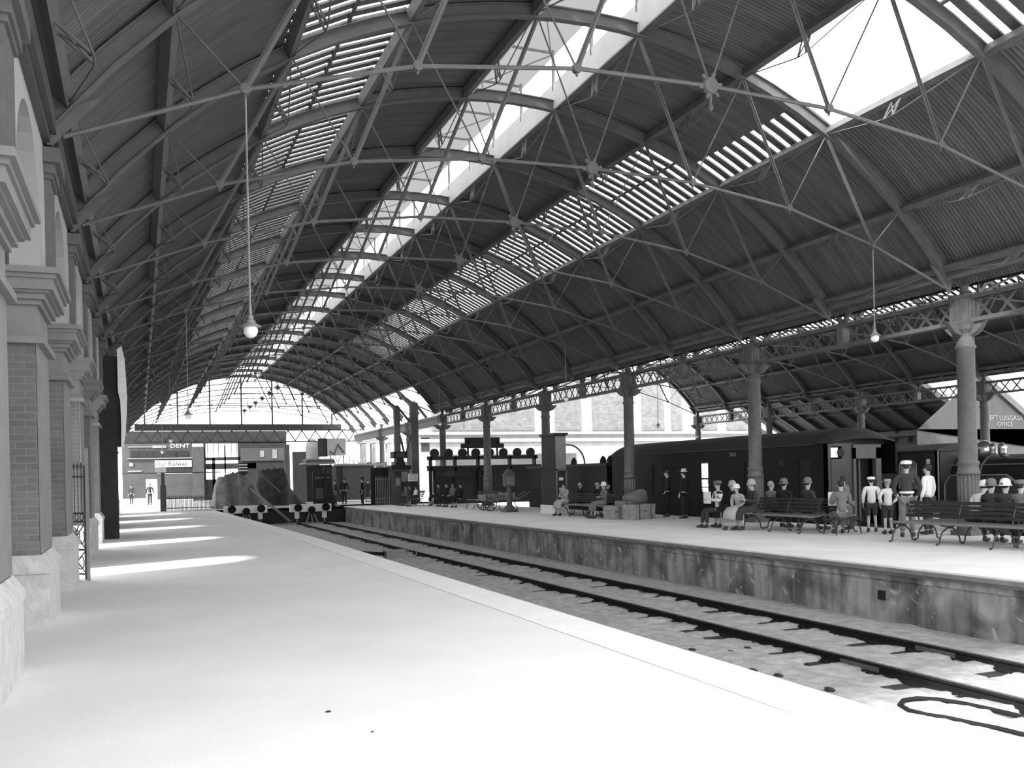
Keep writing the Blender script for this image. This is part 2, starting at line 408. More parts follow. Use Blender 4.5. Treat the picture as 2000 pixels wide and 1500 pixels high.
def make_truss(xc, label):
    t = thing('roof_truss', (xc, 0, 6.0), label, 'roof truss')
    L = [('N', 0)]
    rb = MB(); prev = None
    n = 26
    for i in range(n):
        o0 = -9.62 + 19.24 * i / n; o1 = -9.62 + 19.24 * (i + 1) / n
        a = arc(o0, 0, xc); b = arc(o1, 0, xc); c = arc(o1, .24, xc); d = arc(o0, .24, xc)
        for wd, (p, q, r, s) in ((.035, (a, b, c, d)), (.15, (arc(o0, -.015, xc), arc(o1, -.015, xc), arc(o1, .015, xc), arc(o0, .015, xc))),
                                 (.15, (arc(o0, .225, xc), arc(o1, .225, xc), arc(o1, .25, xc), arc(o0, .25, xc)))):
            h = wd / 2
            rb.add([(p[0], -h, p[1]), (q[0], -h, q[1]), (r[0], -h, r[1]), (s[0], -h, s[1]), (p[0], h, p[1]), (q[0], h, q[1]), (r[0], h, r[1]), (s[0], h, s[1])],
                   [(0, 1, 2, 3), (7, 6, 5, 4), (0, 4, 5, 1), (2, 6, 7, 3)] + ([(0, 3, 7, 4)] if i == 0 else []) + ([(1, 5, 6, 2)] if i == n - 1 else []))
    rb.build('arched_rib', 'iron_grey', t)
    B = {0: 7.94, 2.4: 7.88, 4.92: 7.55, 7.3: 6.90, 9.5: 6.02}
    tie = MB(); ks = sorted(B)
    pl = [(xc - k, 0, B[k]) for k in reversed(ks)] + [(xc + k, 0, B[k]) for k in ks[1:]]
    tie.tube(pl, .032, 6); tie.build('tie_rod', 'iron_grey', t)
    T = [1.14, 3.74, 5.99, 8.12]; Bn = [0, 2.4, 4.92, 7.3]
    for sgn in (-1, 1):
        for i in range(4):
            tp = arc(sgn * T[i], .02, xc); bt = (xc + sgn * Bn[i], 0, B[Bn[i]])
            r = MB(); r.tube([bt, (tp[0], 0, tp[1])], .017, 5); r.build('web_rod', 'iron_grey', t)
            if i < 3:
                bt2 = (xc + sgn * Bn[i + 1], 0, B[Bn[i + 1]])
                q = MB(); q.bar((tp[0], 0, tp[1]), bt2, .085, .02, (0, 1, 0)); q.bar((tp[0], 0, tp[1]), bt2, .02, .085, (0, 1, 0)); q.build('web_strut', 'iron_grey', t)
            if i:
                g = MB(); g.lathe([(.02, -.05), (.075, -.045), (.075, .045), (.02, .05)], bt, 8, 'Y'); g.bar((bt[0], 0, bt[2] - .12), bt, .03); g.build('joint_plate', 'iron_grey', t)
    c = MB(); c.lathe([(.05, -.06), (.13, -.05), (.15, 0), (.13, .05), (.05, .06)], (xc, 0, 7.94), 10, 'Y'); c.lathe([(.0, -.42), (.05, -.36), (.02, -.28), (.03, -.1)], (xc, 0, 7.94), 8)
    for k in range(6):
        a = k * math.pi / 3 + .2; c.bar((xc, 0, 7.94), (xc + .22 * math.cos(a), 0, 7.94 + .22 * math.sin(a)), .05)
    c.build('centre_boss', 'iron_grey', t)
    for sgn in (-1, 1):
        sh = MB()
        p = arc(sgn * 9.62, 0, xc)
        sh.prism([(xc + sgn * 9.05, 6.55), (xc + sgn * 9.62, p[1] - .2), (xc + sgn * 9.68, p[1] - .2), (xc + sgn * 9.72, p[1] + .2), (xc + sgn * 9.5, p[1] + .25)], -.02, .02)
        sh.build('foot_plate', 'iron_grey', t)
    return t
tr = make_truss(XC, 'arched iron roof truss of the main hall, nearest of its row overhead')
tr.location.y = Y0 + PITCH
for i in range(2, 20):
    dup(tr, (XC, Y0 + i * PITCH, 6.0), label='arched iron roof truss of the main hall, %s of its row from the camera' % ORD[i - 1], group='arched trusses of the main hall')
tr['group'] = 'arched trusses of the main hall'
tr2 = make_truss(XC2, 'arched iron roof truss of the second hall over the carriage, nearest of its row'); tr2.location.y = Y0 + 2 * PITCH
tr2['group'] = 'arched trusses of the second hall'
for i in range(3, 14):
    dup(tr2, (XC2, Y0 + i * PITCH, 6.0), label='arched iron roof truss of the second hall over the trains, %s of its row' % ORD[i - 2])
# ---------------------------------------------------------------- columns and lattice girders
def make_column(m):
    t = thing('iron_column', (0, 0, 0))
    b = MB(); b.box(-.3, .3, -.3, .3, 0, .12); b.lathe([(.29, .12), (.29, .2), (.25, .26), (.25, .32)], n=20); b.build('base', m, t)
    s = MB()                                        # fluted lower shaft
    for k in range(16):
        a = k * math.pi / 8; s.tube([(.222 * math.cos(a), .222 * math.sin(a), .3), (.222 * math.cos(a), .222 * math.sin(a), 1.5)], .035, 6)
    s.lathe([(.23, .3), (.23, 1.5)], n=20); s.build('fluted_shaft', m, t, smooth=True)
    s = MB(); s.lathe([(.26, 1.48), (.27, 1.52), (.245, 1.58), (.235, 1.7), (.26, 1.74), (.26, 1.78), (.22, 1.82), (.205, 4.55), (.24, 4.58), (.24, 4.62), (.205, 4.66), (.205, 4.86)], n=24)
    s.build('shaft', m, t, smooth=True)
    c = MB(); c.lathe([(.2, 4.84), (.22, 4.92), (.30, 5.02), (.36, 5.14), (.38, 5.17)], n=12)
    for sg in (-1, 1):
        c.prism([(sg * .18, 4.86), (sg * .38, 4.93), (sg * .5, 5.04), (sg * .62, 5.17), (sg * .18, 5.17)], -.07, .07)
        c.prism([(sg * .18, 4.86), (sg * .38, 4.93), (sg * .5, 5.04), (sg * .62, 5.17), (sg * .18, 5.17)], -.07, .07, 'X')
    c.build('capital', m, t)
    k = MB(); k.box(-.24, .24, -.24, .24, 5.17, 5.84); k.box(-.26, .26, -.26, .26, 5.17, 5.24); k.box(-.26, .26, -.26, .26, 5.78, 5.86)
    for i in (-.12, 0, .12): k.box(-.255, -.24, i - .02, i + .02, 5.26, 5.76); k.box(i - .02, i + .02, -.255, -.24, 5.26, 5.76)
    k.build('head_block', m, t)
    v = MB(); v.lathe([(.16, 5.86), (.1, 5.95), (.11, 6.1), (.22, 6.22)], n=12); v.build('vase', m, t)
    return t
colY = [Y0 + PITCH * (3 + 2 * i) for i in range(6)]
proto = make_column('column_paint'); proto['category'] = 'column'
for i, y in enumerate([Y0 + PITCH] + colY):
    lab = 'cast iron platform column of the main row, %s from the camera' % ORD[i]
    if i == 0: proto.location = (18.85, y, 0); proto['label'] = lab; proto['group'] = 'columns along the right platform'; continue
    dup(proto, (18.85, y, 0), label=lab)
for i, y in enumerate(colY[1:]):
    dup(proto, (38.85, y, 0), label='pale iron column of the distant row behind the trains, %s from the camera' % ORD[i], group='columns of the distant row')
def make_girder():
    t = thing('lattice_girder', (0, 0, 0)); t['category'] = 'girder'
    L = 2 * PITCH; a, b = .24, L - .24
    for nm, z0, z1 in (('bottom_chord', 5.17, 5.19), ('top_chord', 5.80, 5.82)):
        m = MB(); m.box(-.12, .12, a, b, z0, z1)
        for sx in (-.12, .105): m.box(sx, sx + .015, a, b, min(z0, 5.70), max(z1, 5.29) if z0 < 5.5 else z1)
        if z0 < 5.5: m.v = []; m.f = []; m.box(-.12, .12, a, b, 5.17, 5.19); m.box(-.13, -.105, a, b, 5.17, 5.27); m.box(.105, .13, a, b, 5.17, 5.27)
        else: m.v = []; m.f = []; m.box(-.12, .12, a, b, 5.81, 5.83); m.box(-.13, -.105, a, b, 5.73, 5.83); m.box(.105, .13, a, b, 5.73, 5.83)
        m.build(nm, 'column_paint', t)
    la = MB()
    for (p, q) in ((a, L / 2 - .12), (L / 2 + .12, b)):
        n = 6; st = (q - p) / n
        for k in range(n):
            y0 = p + k * st; y1 = y0 + st
            la.bar((-.02, y0 + .04, 5.2), (-.02, y1 - .04, 5.8), .07, .014, (1, 0, 0)); la.bar((.0, y1 - .04, 5.2), (.0, y0 + .04, 5.8), .07, .014, (1, 0, 0))
    la.build('lattice', 'column_paint', t)
    m = MB(); y = L / 2; m.box(-.14, .14, y - .11, y + .11, 5.15, 5.84)
    for sg in (-1, 1):
        m.prism([(y + sg * .02, 5.84), (y + sg * .12, 5.84), (y + sg * .2, 6.0), (y + sg * .42, 6.2), (y + sg * .3, 6.2), (y + sg * .1, 6.05)], -.05, .05, 'X')
    m.box(-.3, .3, y - .45, y + .45, 6.18, 6.22)
    m.build('centre_bracket', 'column_paint', t)
    return t
g = make_girder(); g.location = (18.85, Y0 + PITCH, 0)
tag(g, 'crossed lattice girder of the column row, nearest bay at the right edge', 'girder', 'lattice girders of the main column row')
for i, y in enumerate(colY[:-1]):
    dup(g, (18.85, y, 0), label='crossed lattice girder of the main column row, %s bay from the camera' % ORD[i + 1])
for i, y in enumerate([colY[0]] + colY[1:-1]):
    dup(g, (38.85, y, 0), label='crossed lattice girder of the distant row behind the trains, %s bay' % ORD[i], group='lattice girders of the distant row')
# ---------------------------------------------------------------- floors, platforms, track bed
def ledge(y):                                            # curving edge of the left platform
    return 4.80 if y < 24 else 4.80 - 0.62 * ((y - 24) / 34.0) ** 1.6
b = MB(); ys = [-6 + 2.0 * i for i in range(33)]; ys = [y for y in ys if y <= 58] + [58.5]
def strip(b, xa, xb, z0, z1):
    for i in range(len(ys) - 1):
        y0, y1 = ys[i], ys[i + 1]; a0, a1, b0, b1 = xa(y0), xa(y1), xb(y0), xb(y1)
        b.add([(a0, y0, z0), (b0, y0, z0), (b1, y1, z0), (a1, y1, z0), (a0, y0, z1), (b0, y0, z1), (b1, y1, z1), (a1, y1, z1)],
              [(4, 5, 6, 7), (0, 1, 5, 4), (1, 2, 6, 5), (2, 3, 7, 6), (3, 0, 4, 7)])
strip(b, lambda y: -9, lambda y: ledge(y) - .62, -1.0, 0.0); struct(b.build('floor', 'asphalt'))
b = MB(); strip(b, lambda y: ledge(y) - .605, lambda y: ledge(y), -.12, 0.001); struct(b.build('trim_4', 'coping'))
b = MB(); strip(b, lambda y: ledge(y) - .7, lambda y: ledge(y) - .08, -1.0, -.12); struct(b.build('wall_platform_left', 'platform_wall'))
PR0, PR1 = 11.95, 19.4
b = MB(); b.box(PR0 + .47, PR1, -6, 62, -1, 0.0); b.box(PR0 + .02, PR0 + .47, -6, 62, -.03, 0.0); struct(b.build('floor_platform_right', 'asphalt_right'))
b = MB(); b.prism([(PR0, -.03), (PR0 + .46, -.03), (PR0 + .46, -.16), (PR0 + .06, -.16), (PR0 + .06, -.11), (PR0, -.10)], -6, 62); struct(b.build('trim_5', 'edge_right_shaded'))  # edge face darker than the top slab, its shade put into the colour
b = MB(); q_ = atx(1718, PR0 + .12); b.box(PR0 + .09, PR0 + .14, q_ - .08, q_ + .08, -.62, -.46); struct(b.build('trim_6', 'black'))
b = MB(); b.box(PR0 + .12, PR0 + .46, -6, 62, -1.05, -.155); b.box(PR0 + .09, PR0 + .12, -6, 62, -.26, -.16); struct(b.build('wall_platform_right', 'platform_wall'))
# ballast, slightly uneven
b = MB(); rows = []
for i in range(150):
    y = -6 + i * .45; rows.append([(4.0 + j * .4, y, -1.0 + .025 * random.random() + (.03 if 4 <= j <= 22 else 0) * math.sin(i * 1.3)) for j in range(21)])
b.grid(rows); b.box(3.5, 12.5, 59, 110, -.1, -.06); struct(b.build('floor_track_bed', 'ballast', smooth=True))
b = MB(); b.box(-9, 60, 58.5, 140, -.12, 0.0); b.box(-40, -9, -30, 140, -.1, -.02); struct(b.build('floor_concourse', 'street'))
b = MB(); b.box(19.4, 60, -30, 58.5, -1.1, -1.0); b.box(-40, 60, -60, -6, -.3, -.1); struct(b.build('floor_far_tracks', 'ballast'))
# ---------------------------------------------------------------- left arcade wall
WX = -1.12; SX = -1.02
pY = [13.1 + 4.22 * i for i in range(-2, 11)]
wl = MB(); wl.box(-1.75, -1.62, 2, 16.4, 0, 6.2)
# back wall behind the piers with arched doorways in alternate bays
opens = [(19.4 + 8.43 * i - .95, 19.4 + 8.43 * i + .95) for i in range(5)]
yy = 16.4
for (a, c) in opens:
    wl.box(-1.75, -1.62, yy, a, 0, 6.2); n = 8; cy = (a + c) / 2; r = (c - a) / 2
    poly = [(a, 6.2), (a, 2.9)] + [(cy - r * math.cos(math.pi * k / n), 2.9 + r * math.sin(math.pi * k / n)) for k in range(n + 1)] + [(c, 2.9), (c, 6.2)]
    for k in range(n):
        y0, h0 = cy - r * math.cos(math.pi * k / n), 2.9 + r * math.sin(math.pi * k / n); y1, h1 = cy - r * math.cos(math.pi * (k + 1) / n), 2.9 + r * math.sin(math.pi * (k + 1) / n)
        wl.prism([(y0, h0), (y1, h1), (y1, 6.2), (y0, 6.2)], -1.75, -1.62, 'X')
    yy = c
wl.box(-1.75, -1.62, yy, 58.5, 0, 6.2)
wall = struct(wl.build('wall_left', 'brick'))
sp = MB()
ar = 1.16; zs = 4.55
for i, y in enumerate(pY):
    cyn = y + 2.11
    # spandrel slab over the arch, between the centres of two piers
    sp.box(-1.35, SX, y, cyn - ar, 4.28, 6.0); sp.box(-1.35, SX, cyn + ar, y + 4.22, 4.28, 6.0)
    n = 14
    for k in range(n):
        a0, a1 = math.pi * k / n, math.pi * (k + 1) / n
        y0_, h0 = cyn - ar * math.cos(a0), zs + ar * math.sin(a0) * 1.02; y1_, h1 = cyn - ar * math.cos(a1), zs + ar * math.sin(a1) * 1.02
        sp.prism([(y0_, h0), (y1_, h1), (y1_, 6.0), (y0_, 6.0)], -1.35, SX, 'X')
sp.build('spandrel', 'render_light', wall)
for i, y in enumerate(pY):
    p = MB(); p.box(-1.64, WX, y - .7, y + .7, .86, 3.45); p.build('pier_shaft', 'brick', wall)
    q = MB(); q.box(-1.115, -1.095, y - .7, y + .7, .9, 3.4); q.build('pier_face', 'stone_light', wall)
    s = MB(); s.box(-1.66, WX + .1, y - .8, y + .8, .0, .66)
    s.box(-1.655, WX + .12, y - .82, y + .82, .66, .74)
    s.prism([(-1.655, .74), (WX + .12, .74), (WX + .02, .88), (-1.655, .88)], y - .8, y + .8); s.build('pier_plinth', 'rock_face', wall)
    c = MB(); k = 0
    for z0, z1, d in ((3.40, 3.48, .10), (3.48, 3.52, .06), (3.52, 3.86, .02), (3.86, 3.92, .07), (3.92, 3.99, .12), (3.99, 4.02, .17), (4.02, 4.15, .22), (4.15, 4.2, .25), (4.2, 4.27, .30)):
        c.box(-1.66, WX + d, y - .7 - d, y + .7 + d, z0, z1)
    c.build('pier_capital', 'stone_light', wall)
    u = MB(); u.box(-1.3, SX + .07, y - .32, y + .32, 4.27, 5.5)
    for z0, z1, d in ((5.5, 5.56, .05), (5.56, 5.68, .1), (5.68, 5.86, .2)): u.box(-1.3, SX + .07 + d * .6, y - .32 - d * .7, y + .32 + d * .7, z0, z1)
    u.build('upper_pilaster', 'column_paint', wall)
# ---------------------------------------------------------------- far glazed gable of the main hall
fz0 = 6.9
gm = MB(); gl = MB()
def gz(o): return arc(o, .3)[1]
for i in range(-36, 37):
    o = i * .24; 
for i in range(-17, 18):
    o = i * .545; zt = gz(o) if abs(o) < 9 else 0
    if zt > fz0: wd = .13 if i % 5 == 0 else .025; gm.box(XC + o - wd / 2, XC + o + wd / 2, GY - wd / 2, GY + wd / 2, fz0, zt)
gm.box(XC - 8.3, XC + 8.3, GY - .04, GY + .04, 8.52, 8.60); gm.box(XC - 6, XC + 6, GY - .02, GY + .02, 9.6, 9.64)
gm.box(XC - 9, XC + 9, GY - .3, GY + .3, 6.42, 6.9)
gable = struct(gm.build('window_1', 'iron_dark'))
n = 20
for k in range(n):
    o0, o1 = -8.9 + 17.8 * k / n, -8.9 + 17.8 * (k + 1) / n
    gl.add([(XC + o0, GY + .02, 7.0), (XC + o1, GY + .02, 7.0), (XC + o1, GY + .02, max(7.0, gz(o1))), (XC + o0, GY + .02, max(7.0, gz(o0)))], [(0, 1, 2, 3)])
gl.build('pane', 'glass', gable)
lt = MB()
lt.box(XC - 9, XC + 11, GY - .12, GY + .12, 6.3, 6.42); lt.box(XC - 9, XC + 11, GY - .12, GY + .12, 5.25, 5.37)
for k in range(16):
    x = XC - 9 + k * 1.25; lt.bar((x, GY, 5.37), (x + .62, GY, 6.3), .09); lt.bar((x + .62, GY, 6.3), (x + 1.25, GY, 5.37), .09)
tl = thing('lattice_beam', (XC, GY, 5.3), 'long horizontal lattice beam below the far glazed arch', 'girder'); lt.build('lattice', 'iron_dark', tl)
# ---------------------------------------------------------------- track
b = MB(); rows = []
def gh(x, y):
    h = -0.965 + .02 * math.sin(y * 1.7 + x) + .02 * random.random()
    for xr in (8.85, 10.42):
        ph = ((y - 7.2 + .39) % .78) - .39
        if -.34 < x - xr < .25 and abs(ph) < .15: h = -1.02
    return h
xs = [7.4, 7.7, 8.0, 8.3, 8.55, 8.64, 8.68, 8.74, 8.85, 8.97, 9.03, 9.08, 9.2, 9.5, 9.8, 10.1, 10.2, 10.24, 10.3, 10.42, 10.54, 10.6, 10.66, 10.8, 11.2, 11.6, 12.1]
for i in range(560):
    y = 5 + i * .1; rows.append([(x, y, gh(x, y) if 7.4 < x < 12.1 else -.99) for x in xs])
b.grid(rows); sand = b.build('track_sand', 'ballast', smooth=True); struct(sand); sand.name = 'floor_track_sand'
def rail(x, y0, y1, label, grp='rails'):
    t = thing('rail', (x, y0, -1.0)); tag(t, label, 'rail', grp)
    m = MB(); prof = [(-.065, -.985), (.065, -.985), (.065, -.97), (.012, -.955), (.012, -.885), (.036, -.875), (.036, -.845), (-.036, -.845), (-.036, -.875), (-.012, -.885), (-.012, -.955), (-.065, -.97)]
    m.prism([(x + u, v) for u, v in prof], y0, y1); m.build('rail_web', 'rail_steel', t)
    h = MB(); h.box(x - .03, x + .03, y0, y1, -.8455, -.842); h.build('running_surface', 'rail_top', t)
    return t
r1 = rail(8.85, 4.5, 57, 'long steel running rail of the near track, the one farther from the right platform')
r2 = rail(10.42, 4.5, 57, 'long steel running rail beside the right platform wall')
rail(5.42, 20, 57, 'steel rail of the left track closest to the left platform edge, mostly hidden')
rail(6.99, 20, 57, 'steel rail of the left track running to the left buffer stop')
for r, x, px in ((r1, 8.85, 1672), (r2, 10.42, 1820)):
    y = atx(px, x); m = MB()
    for sx in (-1, 1): m.box(x + sx * .018 - .01, x + sx * .018 + .01, y - .35, y + .35, -.955, -.885)
    for k in range(6): m.lathe([(.022, -.035), (.022, .035)], (x, y - .3 + .12 * k, -.915), 6, 'X')
    m.build('fishplate', 'column_paint', r)
sl = thing('sleeper', (9.63, 0, -1.0), 'dark timber sleeper showing through the sand beside the rails', 'sleeper', 'sleepers of the near track')
m = MB()
m.box(8.3, 10.97, -.13, .13, -1.12, -.988); m.build('timber', 'wood_dark', sl)
for xr in (8.85, 10.42):
    m = MB(); m.box(xr - .13, xr + .13, -.09, .09, -.987, -.972); m.lathe([(.02, -.985), (.02, -.94)], (xr - .1, .03, 0), 6); m.lathe([(.02, -.985), (.02, -.94)], (xr + .1, -.03, 0), 6)
    m.build('rail_chair', 'rail_steel', sl)
sl.location.y = 7.2
for i in range(1, 64): dup(sl, (9.63, 7.2 + .78 * i, -1.0))
# hose lying in a loop on the track bed
hp = [fl(*p, -.98) for p in ((2040, 1418), (1990, 1407), (1940, 1395), (1880, 1382), (1830, 1374), (1790, 1372), (1764, 1376), (1757, 1385), (1775, 1396), (1810, 1405), (1850, 1411), (1900, 1422), (1950, 1432), (2010, 1447), (2060, 1460))]
m = MB(); m.tube([(x, y, -.935) for x, y in hp], .028, 8); tag(m.build('hose', 'rail_steel', smooth=True), 'long dark hose lying in a loop on the sandy track bed', 'hose')
# small hydrant box with pipes in the track bed
hx, hy = fl(772, 1092, -.98)
t = thing('hydrant_box', (hx, hy, -1.0), 'small box with a pipe and valve wheel on the ground between the tracks', 'hydrant')
m = MB(); m.box(hx - .35, hx + .3, hy - .25, hy + .25, -1.0, -.72); m.box(hx - .38, hx + .33, hy - .28, hy + .28, -.72, -.68); m.build('box', 'wood_mid', t)
m = MB(); m.tube([(hx - .3, hy + .1, -.8), (hx - 1.2, hy + .7, -.75), (hx - 2.0, hy + 1.0, -.72), (hx - 2.3, hy + .9, -.9)], .06, 8); m.build('pipe', 'rail_steel', t, smooth=True)
m = MB(); pts = [(hx + .55 + .16 * math.cos(a * .5236), hy - .1, -.78 + .16 * math.sin(a * .5236)) for a in range(12)]; m.tube(pts, .02, 5, closed=True); m.bar((hx + .3, hy - .1, -.78), (hx + .56, hy - .1, -.78), .04)
m.build('valve_wheel', 'iron_light', t)
# stones and debris on the left platform and the track
def stone(px, py, s, z, lab):
    x, y = fl(px, py, z); m = MB(); m.ell((0, 0, s * .25), (s, s * .7, s * .35), 8, 6)
    m.v = [(x + a * (1 + .2 * math.sin(7 * b)), y + b, z + max(c, 0)) for a, b, c in m.v]; tag(m.build('stone', 'wood_dark', smooth=True), lab, 'stone')
stone(641, 1391, .022, 0, 'small dark pebble on the pale left platform, the larger and farther one')
stone(727, 1430, .013, 0, 'tiny dark pebble on the pale platform nearest the bottom of the picture')
for i, (px, py) in enumerate(((1397, 1292), (1460, 1265), (1520, 1318), (1470, 1308), (1620, 1345), (1580, 1297), (1426, 1272), (1352, 1268))):
    x, y = fl(px, py, -.95); m = MB(); m.ell((x, y, -.96), (.05, .09, .03), 7, 5); tag(m.build('debris_chip', 'wood_dark'), 'small dark chip lying on the sand between platform edge and rail', 'debris', 'chips scattered beside the track')
# ---------------------------------------------------------------- buffer stops
def buffer(x0, x1, Y, lab):
    t = thing('buffer_stop', ((x0 + x1) / 2, Y, -1.0), lab, 'buffer stop', 'buffer stops at the track ends')
    m = MB(); m.box(x0, x1, Y, Y + .22, -.22, .24); m.build('beam', 'white_paint', t)
    xc = (x0 + x1) / 2
    for x in (x0 + .42, x1 - .42):
        m = MB(); m.lathe([(.06, -.5), (.06, -.02), (.0, -.02)], (x, Y, .05), 12, 'Y'); m.lathe([(.19, -.58), (.24, -.55), (.24, -.5), (.1, -.48)], (x, Y, .05), 18, 'Y'); m.build('buffer_head', 'rail_steel', t)
        m = MB(); m.box(x - .13, x + .13, Y + .02, Y + .2, -.62, -.22); m.build('post', 'white_paint', t)
        m = MB(); m.box(x - .04, x + .04, Y + .05, Y + .15, -1, -.62); m.build('post_foot', 'iron_light', t)
    m = MB(); m.lathe([(.17, -.42), (.22, -.38), (.22, -.3), (.1, 0)], (xc, Y, -.1), 18, 'Y'); m.build('centre_buffer', 'rail_steel', t)
    for dx, dy in ((-.4, -.5), (0, -.55), (.4, -.5)):
        m = MB(); m.bar((xc + dx * .25, Y - .1, -.25), (xc + dx, Y + dy, -1.0), .06); m.build('splayed_leg', 'iron_light', t)
    m = MB()
    return t
X0, _ = at(437, 995, 58); X1, _ = at(522, 995, 58); buffer(X0, X1, 58.0, 'white buffer stop beam with dark round buffers at the left track end')
X0, _ = at(566, 993, 57); X1, _ = at(647, 993, 57); buffer(X0, X1, 57.0, 'white buffer stop beam with dark round buffers beside the right platform end')
b = MB(); b.box(3.6, 12.1, 58.5, 58.8, -1.0, .0); struct(b.build('wall_track_end', 'facade_dark'))
# ---------------------------------------------------------------- pendant lamps
def pendant(x, y, ztop, z, lab, grp, proto=[None]):
    t = thing('pendant_lamp', (x, y, z)); tag(t, lab, 'lamp', grp)
    m = MB(); m.tube([(x, y, ztop), (x, y, z + .25)], .014, 6); m.build('drop_rod', 'iron_light', t)
    k = .62
    m = MB(); m.lathe([(u * k, v * k) for u, v in [(.03, .52), (.035, .38), (.03, .3), (.06, .28), (.06, .2), (.1, .17), (.1, .13), (.22, .06), (.225, .045), (.1, .05)]], (x, y, z), 20); m.build('fitting', 'iron_light', t)
    m = MB(); m.ell((x, y, z - .02), (.095, .095, .1), 20, 12); m.build('glass_globe', 'lamp_glass', t, smooth=True)
yT = lambda i: Y0 + i * PITCH
for i, (x, k, z, zt) in enumerate([(1.41, 2, 3.72, 6.9), (1.41, 6, 3.72, 6.9), (1.41, 10, 3.72, 6.9), (1.41, 14, 3.72, 6.9)]):
    pendant(x, yT(k), zt, z, 'pendant lamp with a globe hanging over the left platform, %s of the left row' % ORD[i], 'lamps over the left platform')
for i, k in enumerate((3, 7, 11)):
    pendant(16.01, yT(k), 6.9, 4.75, 'pendant lamp with a globe hanging over the right platform, %s of the right row' % ORD[i], 'lamps over the right platform')
for i, (px, pyt, py, Y) in enumerate(((1285, 760, 832, 46.44), (1361, 800, 852, 50.66))):
    x, z = at(px, py, Y); pendant(x, Y, (7.93, 7.68)[i], z, 'dark pendant lamp hanging in the second hall above the carriage, %s one' % ('left' if i == 0 else 'right'), 'lamps of the second hall')
# ---------------------------------------------------------------- ornate gate leaf by the left wall
gx, gy = -.98, 15.55
gx0, gy0 = -1.12, 16.2
t = thing('iron_gate', (gx0, gy0, 0), 'tall ornate wrought iron gate leaf folded open beside the left wall pier', 'gate')
def G(u, z): return (-1.20 + u * .30, 18.35 - u * .25, z)
m = MB()
for u in (0, 1): m.bar(G(u, .02), G(u, 2.0 if u == 0 else 2.05), .05)
for z in (.12, .55, 1.05, 1.2, 1.85): m.bar(G(0, z), G(1, z), .03)
m.build('frame', 'iron_dark', t)
for k in range(4):
    u = .2 + .2 * k; m = MB(); m.tube([G(u, 1.2), G(u, 2.0)], .01, 5); p = G(u, 2.0); m.lathe([(.02, 0), (.025, .04), (0, .12)], p, 6); m.build('bar', 'iron_dark', t)
m = MB()
for (u, z, r, a0, a1) in ((.3, .34, .16, 0, 5), (.7, .34, .16, 3.1, 8.4), (.25, .8, .2, -1, 4), (.75, .8, .2, 2, 7), (.5, .8, .1, 0, 6.3), (.22, 1.13, .06, 0, 6.3), (.5, 1.13, .06, 0, 6.3), (.78, 1.13, .06, 0, 6.3)):
    pts = []
    for k in range(15):
        a = a0 + (a1 - a0) * k / 14; rr = r * (1 - .5 * k / 14) if r > .11 else r; pts.append(G(u + rr * math.cos(a) * 1.5, z + rr * math.sin(a)))
    m.tube(pts, .009, 5)
for z0, z1 in ((.12, .55), (.55, 1.05)): m.bar(G(0, z0), G(1, z1), .014); m.bar(G(1, z0), G(.0, z1), .014)
m.build('scrollwork', 'iron_dark', t)
m = MB(); m.bar(G(1.12, 0), G(1.12, 2.35), .055); m.build('gate_post', 'iron_light', t)
# curtained bay hanging out from the left wall
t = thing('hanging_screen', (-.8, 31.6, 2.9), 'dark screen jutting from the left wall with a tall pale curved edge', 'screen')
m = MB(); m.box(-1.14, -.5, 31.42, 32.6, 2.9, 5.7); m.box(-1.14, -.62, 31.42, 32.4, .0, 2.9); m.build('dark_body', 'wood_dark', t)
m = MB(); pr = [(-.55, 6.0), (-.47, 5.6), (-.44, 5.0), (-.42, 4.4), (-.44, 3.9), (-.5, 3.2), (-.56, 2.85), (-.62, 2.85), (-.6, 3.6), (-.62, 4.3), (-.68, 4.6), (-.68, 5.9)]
m.prism([(a + .12, b) for a, b in pr], 31.25, 31.4); m.build('pale_edge', 'white_paint', t)
